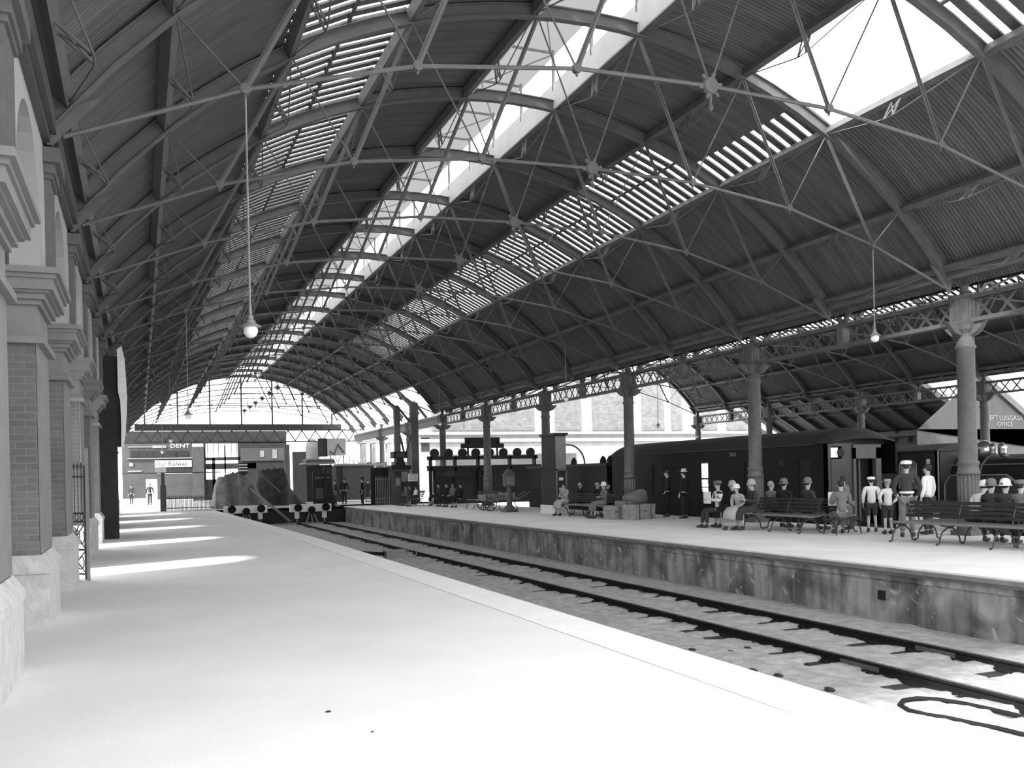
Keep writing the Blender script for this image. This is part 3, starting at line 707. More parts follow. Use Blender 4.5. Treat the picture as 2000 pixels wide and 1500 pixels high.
# ---------------------------------------------------------------- benches
def bench(name, x, ya, yb, face, lab, n=4, grp='slatted platform benches'):
    """face -1: sitters look towards -X"""
    t = thing(name, (x, (ya + yb) / 2, 0), lab, 'bench', grp); f = face
    for k, dx in enumerate((0, .11, .22, .33, .44)):
        m = MB(); xx = x - f * .02 - f * -1 * 0 + f * (.24 - dx); zz = .44 + (.012 if k == 0 else -.02 * math.sin(k / 4 * 3.1)) ; m.box(xx - .045, xx + .045, ya, yb, zz, zz + .028)
        m.build('seat_slat', 'wood_seat', t)
    for k in range(4):
        z = .56 + k * .095; xx = x - f * (.26 + k * .035); m = MB()
        m.add([(xx - .012, ya, z), (xx + .012, ya, z), (xx + .012 - f * .02, ya, z + .07), (xx - .012 - f * .02, ya, z + .07), (xx - .012, yb, z), (xx + .012, yb, z), (xx + .012 - f * .02, yb, z + .07), (xx - .012 - f * .02, yb, z + .07)],
              [(0, 1, 2, 3), (7, 6, 5, 4), (0, 4, 5, 1), (1, 5, 6, 2), (2, 6, 7, 3), (3, 7, 4, 0)])
        m.build('back_slat', 'wood_dark', t)
    for i in range(n):
        y = ya + .12 + (yb - ya - .24) * i / (n - 1); m = MB()
        A = [(x + f * .36, .02), (x + f * .30, .05), (x + f * .28, .16), (x + f * .22, .28), (x + f * .08, .37), (x - f * .08, .37), (x - f * .2, .28), (x - f * .27, .16), (x - f * .29, .05), (x - f * .36, .02)]
        m.tube([(u, y, v) for u, v in A], .019, 6)
        m.tube([(x + f * .28, y, .43), (x + f * .1, y, .40), (x - f * .12, y, .40), (x - f * .24, y, .46), (x - f * .30, y, .7), (x - f * .40, y, .93)], .017, 6)
        m.tube([(x, y, .38), (x, y, .41)], .02, 6); m.ell((x + f * .37, y, .025), (.035, .03, .025), 8, 6); m.ell((x - f * .37, y, .025), (.035, .03, .025), 8, 6)
        m.build('iron_leg_frame', 'iron_dark', t)
    return t
bx, by = fl(1770, 1056)
bench('platform_bench', 16.15, by - 5.6, by, -1, 'long slatted bench at the right edge of the picture, sunlit seat facing the tracks', 5)
bench('platform_bench', 17.0, by - 5.4, by + .1, 1, 'long slatted bench back to back behind the sunlit one at the right edge', 5)
bench('platform_bench', 16.35, 19.6, 22.3, -1, 'short slatted bench in front of the carriage with a group seated at its far end', 3)
bench('platform_bench', 17.25, 19.3, 22.4, 1, 'slatted bench turned towards the carriage behind the seated group', 3)
bench('platform_bench', 16.5, 30.9, 35.6, -1, 'dark slatted bench right of the tall cabinet where two women sit', 4)
bench('platform_bench', 17.35, 31.1, 35.6, 1, 'dark slatted bench behind the two women, turned to the trains', 4)
bench('platform_bench', 16.6, 43.6, 47.2, -1, 'dark bench left of the luggage trolley with a huddled group', 4)
bench('platform_bench', 15.4, 53.2, 55.2, -1, 'small dark bench under the far concrete posts where children sit', 3)
# ---------------------------------------------------------------- tall cabinet beside a column
cx0, cy0 = 16.6, atx(1084, 16.6); cy1 = atx(1058, 16.6)
t = thing('station_cabinet', (16.9, cy0, 0), 'tall dark timber cabinet with a white painted base beside a column', 'cabinet')
m = MB(); m.box(16.62, 17.14, cy0, cy1, .34, 3.4); m.build('body', 'wood_dark', t)
m = MB(); m.box(16.55, 17.22, cy0 - .08, cy1 + .08, 3.4, 3.5); m.build('top', 'black', t)
m = MB(); m.box(16.55, 17.18, cy0 - .06, cy1 + .1, 0, .38); m.build('plinth', 'white_paint', t)
m = MB(); m.box(16.64, 17.12, cy0 - .03, cy0, 1.95, 3.35); m.build('front_panel', 'wood_mid', t)
m = MB()
m.box(16.64, 16.69, cy0 - .06, cy0, .5, 1.93); m.box(17.09, 17.14, cy0 - .06, cy0, .5, 1.93); m.box(16.64, 17.14, cy0 - .06, cy0, 1.88, 1.93); m.build('notice_frame', 'wood_mid', t)
for z in (1.45, 1.0, .7):
    m = MB(); m.box(16.78, 16.98, cy0 - .02, cy0, z, z + .13); m.build('notice', 'paper', t)
# penny weighing machine
wx, wy = fl(995, 1000)
t = thing('weighing_machine', (wx, wy, 0), 'platform weighing machine with a pale square dial box on a slender pedestal', 'weighing machine')
m = MB(); m.box(wx - .3, wx + .3, wy - .35, wy + .35, 0, .16); m.lathe([(.28, .16), (.14, .35), (.11, .8), (.12, 1.12), (.2, 1.2)], (wx, wy, 0), 12); m.build('pedestal', 'iron_grey', t)
m = MB(); m.box(wx - .25, wx + .25, wy - .14, wy + .14, 1.2, 1.72); m.build('dial_box', 'column_paint', t)
m = MB(); m.box(wx - .2, wx + .2, wy - .16, wy - .13, 1.26, 1.68); m.build('dial', 'stone_light', t)
m = MB(); m.prism([(wx - .3, 1.72), (wx + .3, 1.72), (wx + .06, 2.0), (wx - .06, 2.0)], wy - .16, wy + .16); m.lathe([(.04, 2.0), (.06, 2.06), (0, 2.14)], (wx, wy, 0), 8); m.build('crest', 'iron_grey', t)
# luggage trolley
lx, ly = fl(955, 997)
t = thing('luggage_trolley', (lx, ly, 0), 'two-wheeled platform luggage trolley left of the weighing machine', 'trolley')
m = MB(); m.box(lx - .35, lx + 1.5, ly - .5, ly + .5, .52, .6); m.build('deck', 'wood_mid', t)
for sy in (-.52, .52):
    m = MB(); pts = [(lx - .1 + .3 * math.cos(a * .3927), ly + sy, .31 + .3 * math.sin(a * .3927)) for a in range(16)]; m.tube(pts, .025, 5, closed=True)
    for k in range(4):
        a = k * math.pi / 4; m.bar((lx - .1 - .3 * math.cos(a), ly + sy, .31 - .3 * math.sin(a)), (lx - .1 + .3 * math.cos(a), ly + sy, .31 + .3 * math.sin(a)), .025)
    m.build('wheel', 'iron_dark', t)
    m = MB(); m.tube([(lx + 1.1, ly + sy * .9, .55), (lx + 1.35, ly + sy * .9, .02)], .025, 6); m.build('leg', 'iron_dark', t)
    m = MB(); m.tube([(lx + 1.5, ly + sy * .7, .56), (lx + 2.1, ly + sy * .7, .9)], .022, 6); m.build('handle', 'wood_mid', t)
m = MB(); m.box(lx - .38, lx - .33, ly - .5, ly + .5, .6, .8); m.build('end_board', 'wood_mid', t)
def crate(name, c, sz, rz, m_, lab, cat, straps=True):
    t = thing(name, c, lab, cat, 'luggage on the platform', rz=rz); a, b, h = sz
    m = MB(); m.box(-a / 2, a / 2, -b / 2, b / 2, 0, h * .62); m.build('case', m_, t, world=False, bevel=.015)
    m = MB(); m.box(-a / 2 - .005, a / 2 + .005, -b / 2 - .005, b / 2 + .005, h * .62, h); m.build('lid', m_, t, world=False, bevel=.015)
    if straps:
        for u in (-.28, .28):
            m = MB(); m.box(a * u - .02, a * u + .02, -b / 2 - .012, b / 2 + .012, 0.001, h + .008); m.build('strap', 'leather_dark', t, world=False)
    m = MB(); m.tube([(-.08, -b / 2 - .01, h * .5), (-.06, -b / 2 - .04, h * .56), (.06, -b / 2 - .04, h * .56), (.08, -b / 2 - .01, h * .5)], .01, 6); m.build('handle', 'leather_dark', t, world=False)
crate('suitcase', (lx + .1, ly - .1, .601), (.7, .45, .2), .2, 'leather', 'pale flat suitcase lying on the left of the luggage trolley deck', 'suitcase')
crate('suitcase', (lx + .95, ly, .601), (.75, .5, .26), -.1, 'leather', 'pale suitcase lying on the right of the luggage trolley deck', 'suitcase')
tx, ty = 17.03, 29.9
crate('travelling_trunk', (tx, ty, 0), (1.15, .6, .55), .35, 'leather', 'large pale travelling trunk standing at the right end of the dark bench', 'trunk')
tx2, ty2 = fl(1218, 1009)
crate('travelling_trunk', (16.68, 30.35, 0), (.5, .5, .68), .3, 'wood_mid', 'tall upright case behind the large pale trunk', 'trunk')
crate('suitcase', (16.2, 30.5, 0), (.3, .55, .5), .3, 'leather', 'small upright pale suitcase left of the large trunk', 'suitcase', False)
m = MB(); m.ell((tx + .25, ty + .72, .74), (.55, .32, .26), 14, 8); m.ell((tx + .5, ty + .72, .9), (.25, .2, .2), 12, 7)
m.v = [(a + .02 * math.sin(b * 20), b, max(c, .56)) for a, b, c in m.v]; tag(m.build('soft_bundle', 'cloth_mid', smooth=True), 'soft cloth bundle heaped on top of the cases beside the large trunk', 'bundle', 'luggage on the platform')
m = MB(); m.box(tx - .05, tx + .65, ty + .5, ty + 1.0, 0, .56); tag(m.build('packing_case', 'wood_mid', bevel=.02), 'packing case under the soft bundle behind the large pale trunk', 'case', 'luggage on the platform')
# ---------------------------------------------------------------- carriage
SX0, SX1 = 20.0, 22.9
ty0, ty1 = 23.3, 37.5
t = thing('railway_carriage', (21.45, 30, -1.0), 'long dark panelled railway carriage standing at the far side of the right platform', 'train carriage')
oy = [(atx(1383, SX0), atx(1367, SX0)), (atx(1467, SX0), atx(1454, SX0)), (atx(1582, SX0), atx(1559, SX0))]
oy += [(33.2, 33.9), (35.6, 36.3)]
oy.sort()
def side(x, th):
    m = MB(); y = ty0
    for a, b in oy:
        m.box(x, x + th, y, a, -.15, 2.5); m.box(x, x + th, a, b, -.15, .8 if a > 26 else .2); m.box(x, x + th, a, b, 2.02, 2.5); y = b
    m.box(x, x + th, y, ty1, -.15, 2.5)
    return m
m = side(SX0, .08); s1 = m.build('side_wall', 'train_paint', t)
oy_near = oy; oy = [(33.3, 35.3)]
m = side(SX1 - .08, .08); oy = oy_near; m.build('side_wall', 'train_paint', t)
m = MB(); k = 0
y = ty0 + .1
while y < ty1:
    if not any(a - .05 < y < b + .05 for a, b in oy): m.box(SX0 - .012, SX0, y, y + .03, -.1, 2.1)
    y += .42
for z in (.75, 2.12, 2.3): m.box(SX0 - .02, SX0, ty0, ty1, z, z + .035)
for a, b in oy: m.box(SX0 - .03, SX0, a - .07, a, 0, 2.1); m.box(SX0 - .03, SX0, b, b + .07, 0, 2.1)
m.build('beading', 'train_mid', s1)
for i, (a, b) in enumerate(oy):
    m = MB(); m.box(SX0 + .03, SX0 + .045, a, b, .8 if a > 26 else .2, 2.02)
    w = m.build('window_pane', 'glass' if 28 < a < 31.5 else 'black', t)
    m = MB(); zb = 1.42; m.box(SX0 + .0, SX0 + .07, a, b, zb - .03, zb + .03); m.box(SX0, SX0 + .06, a, b, 1.08, 1.11) if 28 < a < 31.5 else None; m.build('window_bar', 'train_paint', t)
a, b = oy[0]
m = MB(); m.box(SX0 + .5, SX0 + .52, a + .12, b, .2, 2.0); m.build('inner_door', 'train_mid', t)
rf = MB(); prof = []
for k in range(13):
    u = -1 + 2 * k / 12; prof.append((21.45 + u * 1.53, 2.5 + .52 * (1 - abs(u) ** 2.4)))
rf.prism(prof + [(22.98, 2.46), (19.92, 2.46)], ty0 + .5, ty1)
rows = []
for j in range(6):
    q = j / 5; s = math.cos(q * 1.25); rows.append([(21.45 + (x - 21.45) * (1 - .12 * q * q), ty0 + .5 - .75 * q, 2.46 + (z - 2.46) * s) for x, z in prof])
rf.grid(rows); rf.build('roof', 'train_roof', t, smooth=False)
m = MB(); m.box(SX0, SX1, ty0 + .12, ty1, -.35, -.15); m.build('underframe', 'black', t)
m = MB(); m.box(SX0 + .1, SX1 - .1, ty1 - .08, ty1, -.15, 2.5); m.build('end_wall', 'train_paint', t)
m = MB(); m.box(SX0 + .02, SX1 - .02, ty0 + .3, ty1 - .1, -.17, -.12); m.build('floor_pan', 'black', t)
# near end: bowed vestibule with doorway
e = MB()
def ex(px): return at(px, 900, ty0)[0]
def ez(px, py): return at(px, py, ty0)[1]
e.box(SX0, ex(1622), ty0, ty0 + .12, -.15, 2.5); e.box(ex(1622), ex(1644), ty0 - .02, ty0 + .1, -.15, 2.0); e.box(ex(1644), ex(1664), ty0, ty0 + .12, -.15, 2.5)
e.box(ex(1622), ex(1644), ty0, ty0 + .12, 2.4, 2.5)
e.build('end_panel', 'train_mid', t)
e = MB(); e.box(ex(1664), ex(1669), ty0 - .06, ty0 + .1, -.15, 2.35); e.box(ex(1708), ex(1718), ty0 - .06, ty0 + .1, .7, 2.35); e.box(ex(1664), ex(1718), ty0 - .06, ty0 + .1, 2.0, 2.45)
e.build('gangway_frame', 'column_paint', t)
e = MB(); e.box(ex(1718), SX1, ty0, ty0 + .12, -.15, 1.5); e.box(ex(1669), ex(1708), ty0 + .3, ty0 + .33, -.15, 2.0); e.build('end_door', 'train_paint', t)
e = MB(); e.box(ex(1674), ex(1683), ty0 + .26, ty0 + .3, 1.2, 1.8); e.box(ex(1687), ex(1690), ty0 + .24, ty0 + .3, 0, 2.0); e.build('door_window', 'column_paint', t)
e = MB(); e.box(ex(1622), ex(1636), ty0 - .01, ty0 + .02, 2.05, 2.36); e.build('end_light', 'lamp_glass', t)
e = MB(); e.lathe([(.13, 0), (.13, .1)], (ex(1641), ty0 - .06, 2.2), 14, 'Y'); e.build('end_lamp', 'black', t)
tx_ = text('SR', .22, (SX0 - .015, atx(1527, SX0), 1.9), (math.pi / 2, 0, -math.pi / 2), 'column_paint', 'painted_letters', t)
m = MB(); ya_, yb_ = atx(1439, SX0), atx(1427, SX0); m.box(SX0 - .03, SX0, ya_, yb_, 2.22, 2.36); m.build('number_plate', 'column_paint', t)
for i, y in enumerate((25.0, 26.9, 33.6, 35.5)):
    w_ = MB()
    for sx in (20.65, 22.25): w_.lathe([(.2, -.06), (.46, -.05), (.46, .05), (.2, .06)], (sx, y, -.39 - .0), 20, 'X')
    w_.bar((20.65, y, -.39), (22.25, y, -.39), .1); w_.build('wheelset', 'rail_steel', t)
# open wagon / van beyond the carriage
t = thing('goods_van', (21.4, 44, -1.0), 'low dark goods van coupled beyond the carriage behind the tall cabinet', 'train wagon')
m = MB(); m.box(20.1, 22.8, 38.2, 47.5, -.15, 2.05); m.build('body', 'train_paint', t)
m = MB(); m.box(20.0, 22.9, 38.1, 47.6, 2.05, 2.2); m.build('roof', 'train_roof', t)
for i, y in enumerate((38.6, 39.3, 42.5)):
    m = MB(); m.lathe([(.16, 2.2), (.16, 2.35), (.08, 2.5), (.02, 2.55)], (20.5, y, 0), 10); m.build('roof_vent', 'black', t)
for y in (39.8, 45.8):
    m = MB()
    for sx in (20.65, 22.25): m.lathe([(.2, -.06), (.46, -.05), (.46, .05), (.2, .06)], (sx, y, -.39), 16, 'X')
    m.bar((20.65, y, -.39), (22.25, y, -.39), .1); m.build('wheelset', 'rail_steel', t)
hx, hz = at(1127, 905, 40)
m = MB(); m.tube([(hx + .9 * math.cos(a * math.pi / 12), 41.0, 2.2 + .95 * math.sin(a * math.pi / 12)) for a in range(13)], .04, 6)
tag(m.build('iron_hoop', 'iron_dark'), 'thin iron hoop standing on the van roof right of the tall cabinet', 'hoop'); 
# ---------------------------------------------------------------- steam locomotive on the next track
LX = 24.4
t = thing('steam_locomotive', (25.6, 22, -1.0), 'dark steam locomotive with a roofed cab, half hidden behind the nearest column', 'locomotive')
c0, c1 = atx(1832, LX), atx(1729, LX)
m = MB(); m.box(LX, LX + .06, c0, c0 + .12, .55, 2.25); m.box(LX, LX + .06, c1 - .15, c1, .55, 2.25)
o0, o1 = atx(1790, LX), atx(1757, LX); w0, w1 = atx(1817, LX), atx(1807, LX)
m.box(LX, LX + .06, c0, c1, .55, .95); m.box(LX, LX + .06, c0, w0, .9, 2.25); m.box(LX, LX + .06, w1, o0, .9, 2.25); m.box(LX, LX + .06, o1, c1, .9, 2.25); m.box(LX, LX + .06, w0, w1, .9, 1.3); m.box(LX, LX + .06, w0, w1, 1.95, 2.25)
r = (o1 - o0) / 2; cy = (o0 + o1) / 2
for k in range(8):
    a0, a1 = math.pi * k / 8, math.pi * (k + 1) / 8
    m.prism([(cy - r * math.cos(a0), 1.75 + r * .5 * math.sin(a0)), (cy - r * math.cos(a1), 1.75 + r * .5 * math.sin(a1)), (cy - r * math.cos(a1), 2.25), (cy - r * math.cos(a0), 2.25)], LX, LX + .06, 'X')
m.build('cab_side', 'train_mid', t)
m = MB(); m.tube([(LX - .015, o0, .95)] + [(LX - .015, cy - r * math.cos(math.pi * k / 8), 1.75 + r * .5 * math.sin(math.pi * k / 8)) for k in range(9)] + [(LX - .015, o1, .95)], .03, 6); m.tube([(LX - .01, c0 - .02, .5), (LX - .01, c0 - .02, 2.2)], .03, 6); m.build('cab_beading', 'iron_light', t)
m = MB(); m.prism([(LX - .12, 2.25), (LX + .5, 2.42), (LX + 1.25, 2.48), (LX + 2.0, 2.42), (LX + 2.6, 2.25), (LX + 2.6, 2.2), (LX - .12, 2.2)], c0 - .1, c1 + .1); m.build('cab_roof', 'train_roof', t)
m = MB(); m.box(LX + .1, LX + 2.4, c0, c0 + .08, -.1, 2.25); m.box(LX + 2.4, LX + 2.46, c0, c1, .55, 2.25); m.build('cab_front', 'train_mid', t)
bc = (LX + 1.25, 0, 1.32)
m = MB(); m.lathe([(.72, c0 - 9.5), (.72, c0)], (bc[0], 0, bc[2]), 28, 'Y'); m.build('boiler', 'train_mid', t, smooth=True)
m = MB()
for q in (c0 - 1.2, c0 - 2.9, c0 - 4.6): m.lathe([(.735, q), (.735, q + .06)], (bc[0], 0, bc[2]), 28, 'Y')
m.build('boiler_band', 'iron_light', t)
m = MB(); m.box(LX - .05, LX + 2.5, c0 - 9.3, c1, .5, .58); m.box(LX - .06, LX - .03, c0 - 9.3, c1, .38, .58); m.build('running_board', 'iron_grey', t)
m = MB(); m.prism([(c0 - 3.1, .58), (c0 - .3, .58), (c0 - .3, 1.1), (c0 - .5, 1.38), (c0 - 2.6, 1.38), (c0 - 3.0, 1.1)], LX, LX + .12, 'X'); m.build('splasher', 'train_mid', t)
m = MB(); m.tube([(LX + .08, c0 - 3.1, .58), (LX - .02, c0 - 3.0, 1.12), (LX - .02, c0 - 2.6, 1.4), (LX - .02, c0 - .5, 1.4), (LX - .02, c0 - .28, 1.1), (LX - .02, c0 - .28, .58)], .022, 5); m.build('splasher_beading', 'iron_light', t)
m = MB(); m.lathe([(.3, 1.95), (.3, 2.25), (.26, 2.4), (.12, 2.5), (.0, 2.52)], (bc[0], c0 - .75, 0), 18); m.build('dome', 'brass', t, smooth=True)
m = MB()
yv = atx(1940, bc[0])
for dy in (-.35, 0, .32): m.lathe([(.1, 1.98), (.13, 2.1), (.12, 2.2), (.15, 2.26), (.1, 2.36), (.02, 2.42)], (bc[0], yv + dy, 0), 12)
m.build('safety_valve', 'brass', t, smooth=True)
m = MB(); m.tube([(LX + .5, c0 - 9, 1.72), (LX + .5, c0, 1.72)], .02, 6); m.build('handrail', 'iron_light', t)
for q in (c0 - 1.8, c0 - 4.2, c0 - 6.5):
    m = MB()
    for sx in (LX + .45, LX + 2.05): m.lathe([(.25, -.06), (.8, -.06), (.8, .06), (.25, .06)], (sx, q, -.05), 24, 'X')
    m.bar((LX + .45, q, -.05), (LX + 2.05, q, -.05), .14); m.build('driving_wheels', 'iron_dark', t)
# tender behind the cab
t = thing('locomotive_tender', (25.6, 29, -1.0), 'dark coal tender seen between the carriage end and the locomotive cab', 'tender')
m = MB(); m.box(LX + .05, LX + 2.4, c1 + .5, c1 + 6, -.1, 1.15); m.build('tank', 'train_mid', t)
m = MB(); random.seed(3)
for k in range(40): m.ell((LX + .4 + random.random() * 1.7, c1 + .9 + random.random() * 4, 1.15 + random.random() * .25), (.16, .18, .13), 6, 5)
o = m.build('coal', 'black', t); o['kind'] = 'stuff'
# ---------------------------------------------------------------- third roof and left luggage shed at the far right
m = MB()
def TR(x): return 7.75 - (x - 39.6) * .56
rows = [[(x, 40.3 + 1.0 * j, TR(x) + .02) for x in (39.4, 41, 43, 45, 46.2)] for j in range(19)]
m.grid(rows); c3 = struct(m.build('ceiling_3', 'roof_iron'))
for j in range(10):
    y = 40.4 + j * 2.1; m = MB(); m.bar((39.4, y, TR(39.4) - .15), (46.0, y, TR(46.0) - .15), .16, .3); m.build('rafter', 'iron_dark', c3)
for j in (1, 3, 5, 7):
    y = 40.9 + j * 2.1; m = MB()
    for q in (0, .35): m.add([(39.6, y + q, TR(39.6) - .0), (45.6, y + q, TR(45.6) - .0), (45.6, y + q + .16, TR(45.6) - .0), (39.6, y + q + .16, TR(39.6) - .0)], [(0, 1, 2, 3)])
    m.build('rooflight_pane', 'roof_glass', c3)
m = MB()
for x in (41.5, 43.8): m.bar((x, 40.3, TR(x) - .05), (x, 58.3, TR(x) - .05), .1, .14)
m.build('purlin', 'iron_grey', c3)
m = MB(); m.box(45.9, 46.15, 40.3, 58.5, TR(46) - .45, TR(46) - .1); m.build('eaves_beam', 'column_paint', c3)
m = MB(); m.box(46.2, 46.6, 40.6, 58.5, -1, 4.2)
for k in range(14): m.box(46.0, 46.2, 41 + k * 1.2, 41.25 + k * 1.2, 3.3, 3.6)
struct(m.build('wall_right', 'facade_mid'))
Y7 = 40.0
sx0, _ = at(1905, 740, Y7); sx1, sz1 = at(2000, 812, Y7); _, szb = at(1960, 838, Y7); _, szp = at(1930, 740, Y7)
xr = sx1 + 3.2
t = thing('left_luggage_shed', ((sx0 + xr) / 2, Y7, 0), 'corrugated gabled shed with painted lettering at the far right beyond the locomotive', 'shed')
m = MB(); m.prism([(sx0 - 4.5, szb), (xr, szb), (xr, sz1 - 2.2), (sx1, sz1), (at(1945, 765, Y7)[0], at(1945, 765, Y7)[1]), (sx0 + .2, szp + .2), (sx0 - 4.5, szp - 3)], Y7, Y7 + .1); m.build('gable_wall', 'corr_wall', t)
m = MB(); m.bar((sx0 + .1, Y7 - .15, szp + .35), (xr, Y7 - .15, sz1 - 2.0), .12, .35); m.build('barge_board', 'column_paint', t)
m = MB(); m.box(sx0 - 4.5, xr, Y7 + .05, Y7 + .15, 0, szb); m.build('lower_wall', 'facade_mid', t)
lx0, lz0 = at(1962, 817, Y7); lx1, lz1 = at(1962, 829, Y7)
text('LEFT LUGGAGE', .42, (lx0, Y7 - .02, lz0), FRONT, 'iron_light', 'lettering', t)
text('OFFICE', .4, (lx1, Y7 - .02, lz1), FRONT, 'iron_light', 'lettering', t)
# ---------------------------------------------------------------- barrier with round train indicator clocks
YB = 56.0
bx0, bx1 = at(838, 900, YB)[0], at(1050, 900, YB)[0]
t = thing('train_indicator_board', ((bx0 + bx1) / 2, YB, 0), 'long dark train indicator with a row of eight round faces across its top', 'indicator board')
z_ = lambda py: at(940, py, YB)[1]
m = MB(); m.box(bx0, bx1, YB, YB + .5, z_(897), z_(890)); m.box(bx0, bx1, YB, YB + .5, z_(918), z_(911)); m.box(bx0, bx1 + .2, YB - .1, YB + .6, z_(911) - .02, z_(910) + .05)
for px in (842, 890, 935, 950, 997, 1045): x = at(px, 900, YB)[0]; m.box(x - .06, x + .06, YB, YB + .4, 0, z_(891))
m.build('frame', 'black', t)
m = MB(); m.box(bx0 + .3, bx1, YB + .25, YB + .3, 0.0, z_(912)); m.build('lower_screen', 'wood_dark', t)
m = MB(); m.box(at(850, 900, YB)[0], at(917, 900, YB)[0], YB + .05, YB + .12, z_(930), z_(916)); m.build('poster_panel', 'facade_dark', t)
for px in (850, 877.5, 905, 931, 958, 985, 1012, 1038):
    x = at(px, 882, YB)[0]; m = MB(); m.lathe([(.05, -.12), (.27, -.1), (.29, -.06), (.29, .1), (.26, .12), (.05, .14)], (x, YB + .2, z_(884)), 20, 'Y'); m.box(x - .07, x + .07, YB + .15, YB + .25, z_(893), z_(886)); m.build('round_face', 'black', t)
sxa, sxb = at(910, 860, YB)[0], at(978, 860, YB)[0]
m = MB(); m.box(sxa, sxb, YB + .2, YB + .3, z_(868), z_(854)); m.box(at(902, 870, YB)[0], at(986, 870, YB)[0], YB + .18, YB + .28, z_(875), z_(866))
for px in (916, 973): x = at(px, 870, YB)[0]; m.box(x - .05, x + .05, YB + .2, YB + .3, z_(893), z_(860))
m.build('name_board', 'black', t)
# ---------------------------------------------------------------- concrete posts and braces past the roof end
for i, (px, pw, pt, lab) in enumerate(((774, 11, 795, 'tall square timber post left of the pair beyond the roof end'), (807, 14, 787, 'tall square timber post right of the pair behind the small white notice'))):
    Y = 60.0; x, zt = at(px, pt, Y); h = pw / 2 * 58 / F * 1.08
    t = thing('timber_post', (x, Y, 0), lab, 'post', 'posts beyond the roof end')
    m = MB(); m.box(x - h, x + h, Y - h, Y + h, 0, zt); m.build('post', 'column_paint', t)
    m = MB(); s = 1 if i == 0 else -1; xm, zm = at(791, 893, Y); m.bar((x + s * h, Y, at(px, 850, Y)[1]), (xm, Y, zm), .12); m.build('brace', 'column_paint', t)
    m = MB(); m.bar((x, Y, zt + .1), (x + .9, Y, zt - 1.0), .14); m.bar((x, Y, zt - .05), (x - .8, Y, zt + .5), .14); m.build('head_strut', 'column_paint', t)
# open girder on the column line past the roof end
t = thing('plate_girder', (18.85, 66, 5.2), 'pale beam on columns continuing the row beyond the roof end', 'girder')
m = MB(); m.box(18.75, 18.95, 59.4, 86, 5.2, 5.7); m.build('web', 'stone_light', t)
m = MB(); m.box(18.7, 19.0, 59.4, 86, 5.7, 5.85); m.build('flange', 'iron_dark', t)
for i, y in enumerate((67.4, 75.8)):
    dup(proto, (18.85, y, 0), label='cast iron column past the roof end carrying the pale beam, %s' % ('nearer one' if i == 0 else 'farther one'))
# advertising kiosk column, notice, gates
kx, kY = at(790, 950, 58)[0], 58.0
t = thing('poster_kiosk', (kx, kY, 0), 'poster covered kiosk with a dark stepped lantern top beneath the tall posts', 'kiosk')
zk = lambda py: at(785, py, kY)[1]; k0, k1 = at(764, 950, kY)[0], at(797, 950, kY)[0]; kc = (k0 + k1) / 2
m = MB(); m.box(k0, k1, kY - .4, kY + .5, 0, zk(917)); m.build('drum', 'facade_mid', t)
m = MB(); m.box(k0 - .1, k1 + .1, kY - .5, kY + .6, zk(917), zk(909)); m.prism([(k0 + .2, zk(909)), (k1 - .2, zk(909)), (k1 - .35, zk(895)), (k0 + .35, zk(895))], kY - .3, kY + .4); m.box(k0 + .1, k1 - .1, kY - .35, kY + .45, zk(895), zk(882)); m.build('top', 'black', t)
m = MB(); m.box(k0 + .3, k1 - .3, kY - .42, kY - .34, zk(893), zk(885)); m.build('top_sign', 'facade_mid', t)
for (a, b_, c, d, mm) in ((768, 780, 930, 921, 'facade_dark'), (781, 792, 940, 922, 'facade_stone'), (769, 778, 948, 934, 'facade_stone'), (780, 790, 958, 943, 'facade_dark')):
    m = MB(); m.box(at(a, 930, kY)[0], at(b_, 930, kY)[0], kY - .43, kY - .4, zk(c), zk(b_ * 0 + d)); m.build('poster', mm, t)
nx0, nx1 = at(797, 930, 57)[0], at(816, 930, 57)[0]
t = thing('white_notice', ((nx0 + nx1) / 2, 57, 0), 'small white notice board on a stand right of the poster kiosk', 'notice board')
m = MB(); m.box(nx0, nx1, 57, 57.06, at(806, 940, 57)[1], at(806, 925, 57)[1]); m.build('board', 'white_paint', t)
for k, (s, z) in enumerate((('NOTICE', 926.5), ('TRAINS DEPART', 931), ('FROM PLATFORM', 935))): text(s, .13 if k == 0 else .07, ((nx0 + nx1) / 2, 56.99, at(806, z + 1, 57)[1]), FRONT, 'sign_text', 'lettering', t)
m = MB(); m.box((nx0 + nx1) / 2 - .25, (nx0 + nx1) / 2 + .25, 57.08, 57.15, 0, at(806, 940, 57)[1]); m.build('stand', 'wood_dark', t)
def picket(name, px0, px1, Y, h, n, lab, mt='iron_dark', rail=(.15,), r=.02):
    x0, x1 = at(px0, 980, Y)[0], at(px1, 980, Y)[0]; t = thing(name, ((x0 + x1) / 2, Y, 0), lab, 'fence' if 'fence' in name else 'gate')
    for k in range(n):
        x = x0 + (x1 - x0) * k / (n - 1); m = MB(); m.box(x - r, x + r, Y - r, Y + r, .02, h); m.lathe([(r * 1.4, h), (0, h + .12)], (x, Y, 0), 5); m.build('picket', mt, t)
    m = MB()
    for q in rail + (h - .12,): m.box(x0, x1, Y - .02, Y + .02, q, q + .05)
    m.build('rail', mt, t); return t
picket('platform_gate', 734, 760, 58.3, 1.75, 9, 'open picketed iron gate left of the poster kiosk', 'iron_light', (.15, .4))
gx0, gx1 = at(724, 950, 58.8)[0], at(760, 950, 58.8)[0]
m = MB(); m.box(gx0, gx1, 58.8, 58.9, 0, at(740, 913, 58.8)[1]); tag(m.build('dark_screen', 'black'), 'tall dark screen behind the picketed gate left of the poster kiosk', 'screen')
picket('iron_fence', 326, 414, 60.0, .85, 34, 'low picket fence across the end of the left platform', 'iron_dark')
picket('platform_gate', 637, 652, 58.6, 1.5, 7, 'narrow picketed gate between the poster board and the standing men', 'iron_light', (.15, .4))
px_ = at(318, 950, 60)[0]
